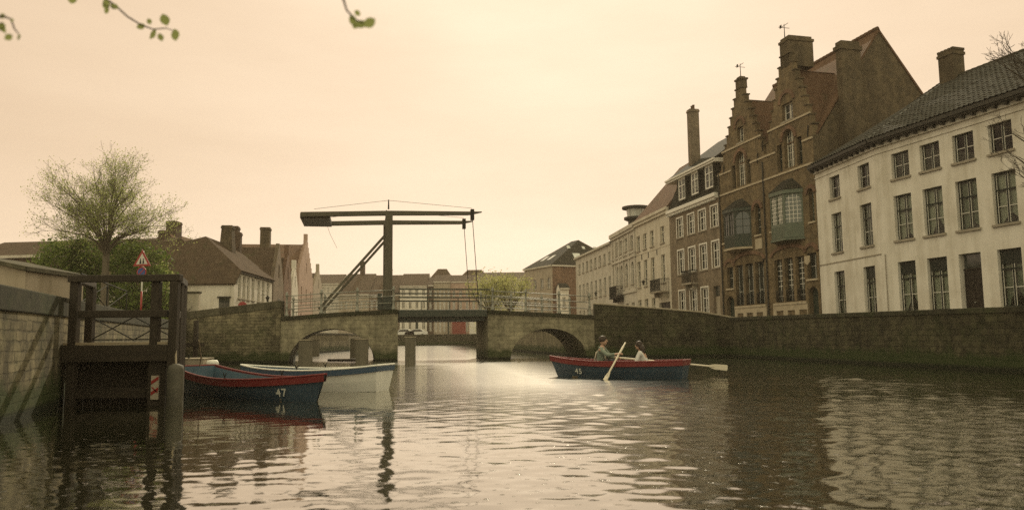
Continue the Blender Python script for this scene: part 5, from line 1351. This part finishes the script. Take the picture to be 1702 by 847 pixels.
def mooring_rope():
    o = MB().tube([(-7.75, 19.5, .66), (-7.4, 18.7, .9), (-7.15, 17.9, 1.3)], .014, 6).build('mooring_rope', M['rope']); tag(o, 'thin mooring rope from the boat numbered 47 to the landing stage post', 'rope')
mooring_rope()
def oar(label, inn, out, group='oars of the occupied boat', upright=False):
    """inn = handle end, out = blade tip (world)"""
    a, b = Vector(inn), Vector(out); L = (b-a).length; d = (b-a).normalized()
    y = Vector((0, 0, 1)).cross(d).normalized() if abs(d.z) < .95 else Vector((1, 0, 0)); z = d.cross(y)
    m = Matrix.Identity(4)
    for i, c in enumerate((d, y, z)):
        for j in range(3): m[j][i] = c[j]
    m.translation = a
    r = empty('oar', label, 'oar', mat=m, group=group)
    MB().tube([(0, 0, 0), (.14, 0, 0), (.15, 0, 0), (L-.6, 0, 0), (L-.4, 0, 0)], [.022, .022, .034, .03, .024], 10).build('shaft', M['oar'], r, smooth=True)
    MB().prism([(L-.55, -.03), (L-.4, -.075), (L-.02, -.085), (L, -.06), (L, .06), (L-.02, .085), (L-.4, .075), (L-.55, .03)], -.011, .011, 'xz' if upright else 'xy').build('blade', M['oar'], r, bevel=.006)
    return r
near_in, near_out = Vector((3.52, 24.62, 1.10)), Vector((2.66, 23.95, -.22))
oar('pale oar dipping steeply into the water beside the rower', near_in, near_out)
oar('pale oar trailing flat behind the stern of the boat numbered 45', (3.3, 25.35, .62), (6.75, 24.9, .27), upright=True)

# ------------------------------------------------------------------ people
def skinned(name, verts, edges, rads, mat, parent, sub=2, rootv=0):
    me = bpy.data.meshes.new(name); me.from_pydata([tuple(v) for v in verts], edges, []); o = bpy.data.objects.new(name, me); link(o)
    sk = o.modifiers.new('s', 'SKIN'); sk.use_smooth_shade = True
    for i, rr in enumerate(rads):
        d = me.skin_vertices[0].data[i]; d.radius = (rr, rr) if not hasattr(rr, '__len__') else rr; d.use_root = i == rootv
    ss = o.modifiers.new('d', 'SUBSURF'); ss.levels = sub; ss.render_levels = sub
    dg = bpy.context.evaluated_depsgraph_get(); dg.update(); m2 = bpy.data.meshes.new_from_object(o.evaluated_get(dg)); bpy.data.objects.remove(o); bpy.data.meshes.remove(me)
    m2.name = name; m2.materials.clear(); m2.materials.append(mat)
    for p in m2.polygons: p.use_smooth = True
    o = bpy.data.objects.new(name, m2); link(o)
    if parent is not None: o.parent = parent
    return o
def ball(mb, c, r, sx=1, sy=1, sz=1, n=14, m=9, zmin=-1, rot=None):
    V = []; c = Vector(c)
    for i in range(m+1):
        ph = -math.pi/2 + math.pi*i/m
        for k in range(n):
            a = 2*math.pi*k/n; p = Vector((r*sx*math.cos(ph)*math.cos(a), r*sy*math.cos(ph)*math.sin(a), r*sz*max(zmin, math.sin(ph))))
            if rot is not None: p = rot @ p
            V.append(c+p)
    mb.add(V, [(i*n+k, i*n+(k+1) % n, (i+1)*n+(k+1) % n, (i+1)*n+k) for i in range(m) for k in range(n)]); return mb
def hand(verts, edges, rads, wrist_i, wrist, target, side):
    """palm, four fingers and thumb curled around a shaft at the target"""
    w, t = Vector(wrist), Vector(target); f = (t-w).normalized(); s = f.cross(Vector((0, 0, 1))).normalized(); u = s.cross(f)
    b = len(verts); verts.append(w.lerp(t, .8)); rads.append(.036); edges.append((wrist_i, b))
    for k in range(4):
        o = s*(.024*(k-1.5)); ln = (.05, .058, .055, .044)[k]
        i = len(verts); verts += [w.lerp(t, .8)+o+f*.035, w.lerp(t, .8)+o+f*(.035+ln*.7)-u*.015, w.lerp(t, .8)+o+f*(.03+ln*.6)-u*.05]; rads += [.011, .0095, .008]; edges += [(b, i), (i, i+1), (i+1, i+2)]
    i = len(verts); verts += [w.lerp(t, .6)+s*side*.045-u*.01, w.lerp(t, .6)+s*side*.05+f*.05-u*.04]; rads += [.013, .01]; edges += [(b, i), (i, i+1)]
def person(label, seat, face, lean, head_turn, handL, handR, hairlen, topm, extra=None, scale=1.0, kneefwd=.42, foot_z=.06, legs=1.0):
    """seat: pelvis point in boat space; face: +1 towards bow, -1 towards stern"""
    r = empty('person', label, 'person', mat=MX)
    f = Vector((face, 0, 0)); s = Vector((0, 1, 0)); zz = Vector((0, 0, 1)); k = scale
    pel = Vector(seat); spine = (zz*math.cos(lean) + f*math.sin(lean))
    waist = pel + spine*.2*k; chest = pel + spine*.38*k; neck0 = pel + spine*.53*k; neck1 = neck0 + (spine+zz).normalized()*.09*k; head = neck1 + (zz*.105 + f*.03)*k
    V = [pel, waist, chest, neck0, neck1]; E = [(0, 1), (1, 2), (2, 3), (3, 4)]; Rd = [(.15*k, .13*k), (.135*k, .11*k), (.16*k, .12*k), (.075*k, .07*k), (.055*k, .055*k)]
    VT, ET, RT = list(V[:4]), E[:3], [(.17*k, .14*k), (.152*k, .125*k), (.178*k, .135*k), (.085*k, .08*k)]
    for sgn, hd in ((1, handL), (-1, handR)):
        sh = pel + spine*.48*k + s*sgn*.185*k; hd = Vector(hd)
        mid = sh.lerp(hd, .48); el = mid + (-zz*.12 + s*sgn*.07 - f*.02)*k
        wr = el.lerp(hd, .9)
        i = len(V); V += [sh, el, wr]; Rd += [.062*k, .045*k, .032*k]; E += [(2, i), (i, i+1), (i+1, i+2)]
        hand(V, E, Rd, i+2, wr, hd + (hd-el).normalized()*.05, -sgn*face)
        j = len(VT); VT += [sh, el, el.lerp(wr, .75)]; RT += [.075*k, .06*k, .046*k]; ET += [(2, j), (j, j+1), (j+1, j+2)]
    leg_v, leg_e, leg_r = [pel], [], [(.165*k, .14*k)]
    for sgn in (1, -1):
        hip = pel + s*sgn*.1*k - zz*.02; kn = pel + f*kneefwd*k + s*sgn*.13*k + zz*.13*legs; an = kn + f*.16*k; an.z = foot_z+.06; toe = an + f*.17*k - zz*.03
        i = len(V); V += [hip, kn, an, toe]; Rd += [.085*k, .058*k, .04*k, .03*k]; E += [(0, i), (i, i+1), (i+1, i+2), (i+2, i+3)]
        j = len(leg_v); leg_v += [hip, kn, an]; leg_r += [.105*k, .075*k, .055*k]; leg_e += [(0, j), (j, j+1), (j+1, j+2)]
    body = skinned('body', V, E, Rd, M['skin'], r, 2)
    # head with face joined to the same body mesh
    rot = Matrix.Rotation(head_turn, 3, 'Z'); hf = rot @ f; hs = rot @ s
    mb = MB(); B3 = Matrix((hf, hs, zz)).transposed()
    ball(mb, head, .118*k, .92, .78, 1.08, 18, 12, rot=B3); ball(mb, head + hf*.035*k - zz*.06*k, .075*k, .9, .8, .9, 14, 9, rot=B3)
    mb.tube([head + hf*.10*k + zz*.025*k, head + hf*.128*k - zz*.02*k, head + hf*.105*k - zz*.035*k], [.010*k, .017*k, .01*k], 8)
    for sg in (1, -1): ball(mb, head + hs*sg*.092*k - hf*.01*k, .03*k, .6, .35, 1, 8, 6, rot=B3)
    bm = bmesh.new(); bm.from_mesh(body.data); tmp = bpy.data.meshes.new('h'); tmp.from_pydata(mb.v, [], mb.f); bm.from_mesh(tmp); bmesh.ops.recalc_face_normals(bm, faces=bm.faces); bm.to_mesh(body.data); bm.free(); bpy.data.meshes.remove(tmp)
    for p in body.data.polygons: p.use_smooth = True
    mb = MB()
    for sg in (1, -1): ball(mb, head + hf*.098*k + hs*sg*.038*k + zz*.015*k, .013*k, .6, 1, .7, 8, 6, rot=B3)
    mb.build('eyes', M['sign_black'], r, smooth=True)
    mb = MB(); mb.tube([head + hf*.1*k + hs*.025*k - zz*.072*k, head + hf*.108*k - zz*.074*k, head + hf*.1*k - hs*.025*k - zz*.072*k], .006*k, 6); mb.build('mouth', M['boat_red'], r)
    mb = MB(); ball(mb, head - hf*.022*k + zz*.028*k, .128*k, .95, .86, 1.02, 18, 12, zmin=-.45, rot=B3); ball(mb, head - hf*.01*k + zz*.07*k, .11*k, 1.0, .85, .75, 16, 10, rot=B3)
    if hairlen: mb.tube([head - hf*.06*k, head - hf*.14*k - zz*.12*k, head - hf*.16*k - zz*(.12+hairlen*.5)*k, head - hf*.15*k - zz*(.12+hairlen)*k], [.1*k, .085*k, .06*k, .03*k], 12)
    mb.build('hair', M['hair'], r, smooth=True)
    skinned('top', VT, ET, RT, M[topm], r, 2)
    skinned('trousers', leg_v, leg_e, leg_r, M['trousers'], r, 2)
    if extra: extra(r, pel, spine, f, s)
    return r
MXI = MX.inverted()
hn = MXI @ near_in.lerp(near_out, .26)
hfar = MXI @ Vector((3.36, 25.33, .615))
def straps(r, pel, spine, f, s):
    # pale bag strap over the shoulder and a pale lower back panel
    mb = MB(); c = pel + spine*.3
    mb.tube([pel + spine*.5 + s*.1 - f*.03, pel + spine*.5 + s*.13 + f*.09, pel + spine*.3 + s*.10 + f*.16, pel + spine*.08 + f*.16 - s*.02], [.028, .03, .03, .028], 8)
    mb.tube([pel + spine*.5 + s*.1 - f*.03, pel + spine*.38 + s*.10 - f*.14, pel + spine*.1 + s*.08 - f*.17], [.028, .03, .03], 8)
    mb.build('strap', M['vest'], r, smooth=True)
person('young rower with short dark hair and a grey green shirt, facing the stern', (.52, .02, .40), -1, R(9), R(12), hn, hfar, 0, 'shirt', straps, scale=1.05)
person('passenger with long dark hair and a pale jacket, leaning forward', (-1.0, -.05, .34), 1, R(24), R(-14), (-.58, .2, .42), (-.58, -.22, .42), .3, 'jacket', scale=.97, kneefwd=.36)

# ------------------------------------------------------------------ trees
def grow(mb, tips, p, d, length, rad, depth, rng, spread=.55, up=.12, kids=(2, 3), seg=4, min_r=.006, shrink=.72):
    pts = [Vector(p)]; rr = [rad]; d = Vector(d).normalized()
    for i in range(seg):
        d = (d + Vector((rng.gauss(0, .13), rng.gauss(0, .13), rng.gauss(0, .10)+up*.35))).normalized()
        pts.append(pts[-1] + d*length/seg); rr.append(max(min_r, rad*(1-.45*(i+1)/seg)))
    mb.tube(pts, rr, 7 if rad > .05 else (5 if rad > .02 else 3), cap=False)
    tips.append((pts[-1], d, depth))
    if depth <= 2: tips.append((pts[seg//2], d, depth))
    if depth == 0: return
    for k in range(rng.randint(*kids)):
        ax = d.orthogonal().normalized(); ax.rotate(Matrix.Rotation(rng.uniform(0, 6.28), 3, d))
        nd = (d*math.cos(spread) + ax*math.sin(spread)*rng.uniform(.6, 1.25)); 
        j = rng.choice([seg, seg, seg-1, max(1, seg-2)])
        grow(mb, tips, pts[j], nd + Vector((0, 0, up)), length*shrink*rng.uniform(.75, 1.15), rr[j]*.72, depth-1, rng, spread, up, kids, seg, min_r, shrink)
def leaves(mb, pts, n, size, spread, rng, droop=0.0):
    for _ in range(n):
        p = Vector(rng.choice(pts)) + Vector((rng.gauss(0, spread), rng.gauss(0, spread), rng.gauss(0, spread*.8)-droop))
        a = Vector((rng.gauss(0, 1), rng.gauss(0, 1), rng.gauss(0, 1))).normalized(); b = a.orthogonal().normalized(); b.rotate(Matrix.Rotation(rng.uniform(0, 6.28), 3, a))
        s = size*rng.uniform(.6, 1.3); q = a.cross(b)
        mb.add([p-a*s*.5, p+b*s*.28+q*s*.05, p+a*s*.55, p-b*s*.28+q*s*.05], [(0, 1, 2, 3)])
def big_tree():
    rng = random.Random(11); p = at(173, 505, 45)
    r = empty('spring_tree', 'tall spreading tree with fresh sparse leaves and visible branches', 'tree', (p.x, p.y, GZ))
    mb = MB(); tips = []
    mb.tube([(0, 0, -.3), (.03, 0, 1.5), (-.02, .02, 3.4), (.0, 0, 5.2)], [.3, .24, .2, .17], 10, cap=False)
    cz, rx, rz = 5.6, 3.25, 4.45
    for k in range(46):
        a = k*2.39996; el = R(rng.uniform(-2, 40) if k % 3 else rng.uniform(35, 86)); q = rng.uniform(.66, .86)
        tgt = Vector((rx*math.cos(a)*math.cos(el), rx*math.sin(a)*math.cos(el), rz*math.sin(el)))*q + Vector((0, 0, cz))
        s0 = Vector((0, 0, rng.uniform(4.6, 5.3))); mid = s0.lerp(tgt, .5) + Vector((-tgt.x*.10, -tgt.y*.10, .25 + .3*math.sin(el)))
        d = (tgt-mid).normalized(); rd = rng.uniform(.032, .06)
        mb.tube([s0, s0.lerp(mid, .5), mid, tgt], [rd, rd*.8, rd*.6, rd*.35], 6, cap=False)
        for c, dd in ((tgt, d), (mid.lerp(tgt, .5), d), (mid, d), (s0.lerp(mid, .8), d)):
            for _ in range(2):
                grow(mb, tips, c, dd + Vector((rng.gauss(0, .5), rng.gauss(0, .5), rng.gauss(.15, .3))), rng.uniform(.7, 1.1), rd*.3, 3, rng, .46, .08, (2, 3), 3, .0042, .72)
    mb.build('trunk', M['bark_pale'], r, smooth=True)
    pts = [t[0] for t in tips if t[2] <= 1]
    lb = MB(); leaves(lb, pts, 17000, .09, .17, rng); lb.build('crown', M['leaf_spring'], r)
big_tree()
def shrub(label, px, Y, w, h, n, seed, mat='leaf_green', base_=GZ, size=.2):
    rng = random.Random(seed); p = at(px, 500, Y); r = empty('shrub', label, 'shrub', (p.x, p.y, base_))
    mb = MB(); tips = []
    for k in range(6):
        a = rng.uniform(0, 6.28); grow(mb, tips, (math.cos(a)*.3, math.sin(a)*.3, -.1), (math.cos(a)*.35, math.sin(a)*.35, 1), h*.42, .06, 3, rng, .5, .15, (2, 3), 3, .008, .7)
    sx = w/2; pts = []
    for _ in range(170):
        a = rng.uniform(0, 6.28); q = rng.random()**.5; z = rng.uniform(.08, 1)
        k = math.sqrt(max(.05, 1-(z-.35)**2*1.6))
        pts.append((math.cos(a)*sx*q*k, math.sin(a)*sx*.8*q*k, h*z*(.82+.18*rng.random())))
    mb.build('stem', M['bark'], r, smooth=True)
    lb = MB(); leaves(lb, pts, n, size, .28, rng); lb.build('foliage', M[mat], r)
shrub('dense green shrub below the bare branches, next to the dark brick house', 100, 47, 4.0, 6.3, 7000, 21)
shrub('tall dense green shrub around the tree trunk', 165, 48.5, 4.4, 6.7, 8000, 22)
shrub('dense green shrub behind the triangular sign', 232, 47.5, 3.8, 6.2, 7000, 23)
shrub('light green bushy shrub touching the garden wall by the low white house', 262, 49, 1.6, 4.6, 1800, 24, 'leaf_spring')
def far_tree(label, px, Y, h, w, seed):
    rng = random.Random(seed); p = at(px, 520, Y); r = empty('pollard_tree', label, 'tree', (p.x, p.y, GZ), group='yellow-green trees beyond the bridge')
    mb = MB(); tips = []; mb.tube([(0, 0, -.2), (.05, 0, 1.6), (0, 0, 3.0)], [.28, .24, .26], 8, cap=False)
    for k in range(9):
        a = 6.28*k/9+rng.uniform(-.3, .3); el = rng.uniform(45, 85); grow(mb, tips, (0, 0, 2.9), (math.cos(a)*math.cos(R(el)), math.sin(a)*math.cos(R(el)), math.sin(R(el))), h*.32, .11, 3, rng, .4, .12, (2, 3), 3, .015, .72)
    mb.build('trunk', M['bark'], r, smooth=True)
    pts = [t[0] for t in tips if t[2] <= 2]
    lb = MB(); leaves(lb, pts, 3000, .24, .4, rng, .05); 
    low = [(rng.gauss(0, w*.3), rng.gauss(0, w*.3), rng.uniform(.8, h*.5)) for _ in range(60)]
    leaves(lb, low, 800, .24, .4, rng); lb.build('crown', M['leaf_yellow'], r)
far_tree('yellow-green pollard tree at the water side, in front of the red-fronted far house', 815, 104, 6.9, 3.4, 31)
far_tree('yellow-green pollard tree next to the corner house with skylights', 847, 103, 7.4, 3.6, 32)
def bare_tree():
    rng = random.Random(5); p = at(1800, 500, 27.5); r = empty('bare_tree', 'leafless tree whose thin branches reach in front of the white house', 'tree', (p.x, p.y, GZ))
    mb = MB(); tips = []; mb.tube([(0, 0, -.2), (0, 0, 2.5), (-.1, 0, 4.8), (-.25, 0, 7.4), (-.4, .1, 9.2)], [.26, .22, .19, .14, .1], 10, cap=False)
    def limb(tx, ty, Y, z0, x0, rd, dp, ln, sp=.5):
        q = at(tx, ty, Y) - Vector((p.x, p.y, GZ)); s = Vector((x0, 0, z0)); d = q - s
        mid = s.lerp(q, .5) + Vector((0, 0, -.25)); mb.tube([s, mid, q], [rd, rd*.7, rd*.4], 6, cap=False)
        for c, pp in ((mid, .5), (q, 1), (s.lerp(q, .75), .7)):
            for _ in range(2): grow(mb, tips, c, d.normalized()+Vector((rng.gauss(0, .35), rng.gauss(0, .35), rng.gauss(.15, .3))), ln, rd*.35, dp, rng, sp, .05, (2, 3), 3, .006, .72)
    limb(1672, 112, 27.5, 8.6, -.35, .05, 3, .62); limb(1690, 96, 27.2, 9.0, -.4, .05, 3, .6)
    limb(1690, 262, 27.2, 5.0, -.1, .05, 3, .5); limb(1683, 222, 27.0, 6.0, -.15, .04, 3, .5); limb(1695, 290, 27.6, 4.4, -.08, .04, 3, .45)
    for k in range(5):
        a = rng.uniform(-1.5, 1.5); grow(mb, tips, (-.3, 0, 7+.4*k), (math.cos(a), math.sin(a), .6), 1.6, .07, 4, rng, .45, .1, (2, 3), 3, .006, .72)
    mb.build('trunk', M['bark'], r, smooth=True)
bare_tree()
def twig(label, stem_pts, leaf_list, Y):
    P = [at(x, y, Y) for x, y in stem_pts]; r = empty('leafy_twig', label, 'twig', P[0])
    o = P[0]; k = Y/F0
    MB().tube([p-o for p in P], [max(.0016, .0042*(1-i/len(P))+.0012) for i in range(len(P))], 6).build('stem', M['bark'], r, smooth=True)
    rng = random.Random(len(stem_pts)*7+len(leaf_list))
    for (x, y, s, an) in leaf_list:
        c = at(x, y, Y + rng.uniform(-.05, .05)) - o; s *= k; a = Vector((math.cos(R(an)), rng.uniform(-.3, .3), -math.sin(R(an)))).normalized(); n = Vector((rng.uniform(-.5, .5), -1, rng.uniform(-.5, .5))); b = a.cross(n).normalized()
        n = a.cross(b); V = []
        prof = ((-.5, 0), (-.3, .26), (-.05, .38), (.2, .32), (.4, .14), (.52, 0))
        for q, w in prof: V += [c+a*s*q+b*s*w+n*s*.08*w, c+a*s*q-n*s*.03, c+a*s*q-b*s*w+n*s*.08*w]
        F = []
        for i in range(5): F += [(3*i, 3*i+3, 3*i+4, 3*i+1), (3*i+1, 3*i+4, 3*i+5, 3*i+2)]
        MB().add(V, F).build('leaf', M['leaf_near'], r, smooth=True)
twig('thin overhanging twig with broad green leaves, longest of the three twigs against the sky', [(150, -40), (168, -6), (190, 8), (212, 28), (235, 42), (255, 49), (276, 47), (290, 52)],
     [(176, 8, 20, 60), (190, 11, 15, 20), (177, 18, 12, 100), (234, 44, 15, 150), (248, 36, 12, 60), (254, 57, 20, 130), (274, 33, 22, 70), (291, 58, 22, 80), (267, 62, 14, 75), (120, 0, 18, 10)], 3.0)
twig('small clump of pale young leaves hanging alone from the sky edge above the drawbridge beam', [(566, -40), (571, 0), (576, 17), (590, 32), (606, 40)], [(586, 34, 20, 70), (594, 22, 13, 40), (600, 40, 24, 10), (614, 38, 24, 150), (590, 44, 12, 30)], 2.6)
twig('sparse dark twig with curled leaves at the picture corner above the outbuilding', [(-60, 10), (-10, 30), (5, 27), (18, 32), (24, 48), (32, 58)], [(4, 27, 13, 10), (2, 44, 18, 90), (6, 50, 12, 60), (14, 62, 15, 150), (31, 62, 12, 80), (20, 34, 8, 40)], 2.6)

# ------------------------------------------------------------------ render settings
scene.view_settings.view_transform = 'Standard'; scene.view_settings.look = 'None'; scene.view_settings.gamma = 1.0; scene.view_settings.exposure = 0.0
scene.render.engine = 'CYCLES'; c = scene.cycles
c.use_denoising = False; c.max_bounces = 6; c.diffuse_bounces = 2; c.glossy_bounces = 3; c.transmission_bounces = 2; c.transparent_max_bounces = 6; c.volume_bounces = 0
c.sample_clamp_indirect = 4.0; c.sample_clamp_direct = 10.0; c.pixel_filter_type = 'BLACKMAN_HARRIS'; c.filter_width = 1.5; c.caustics_reflective = False; c.caustics_refractive = False
scene.render.film_transparent = False
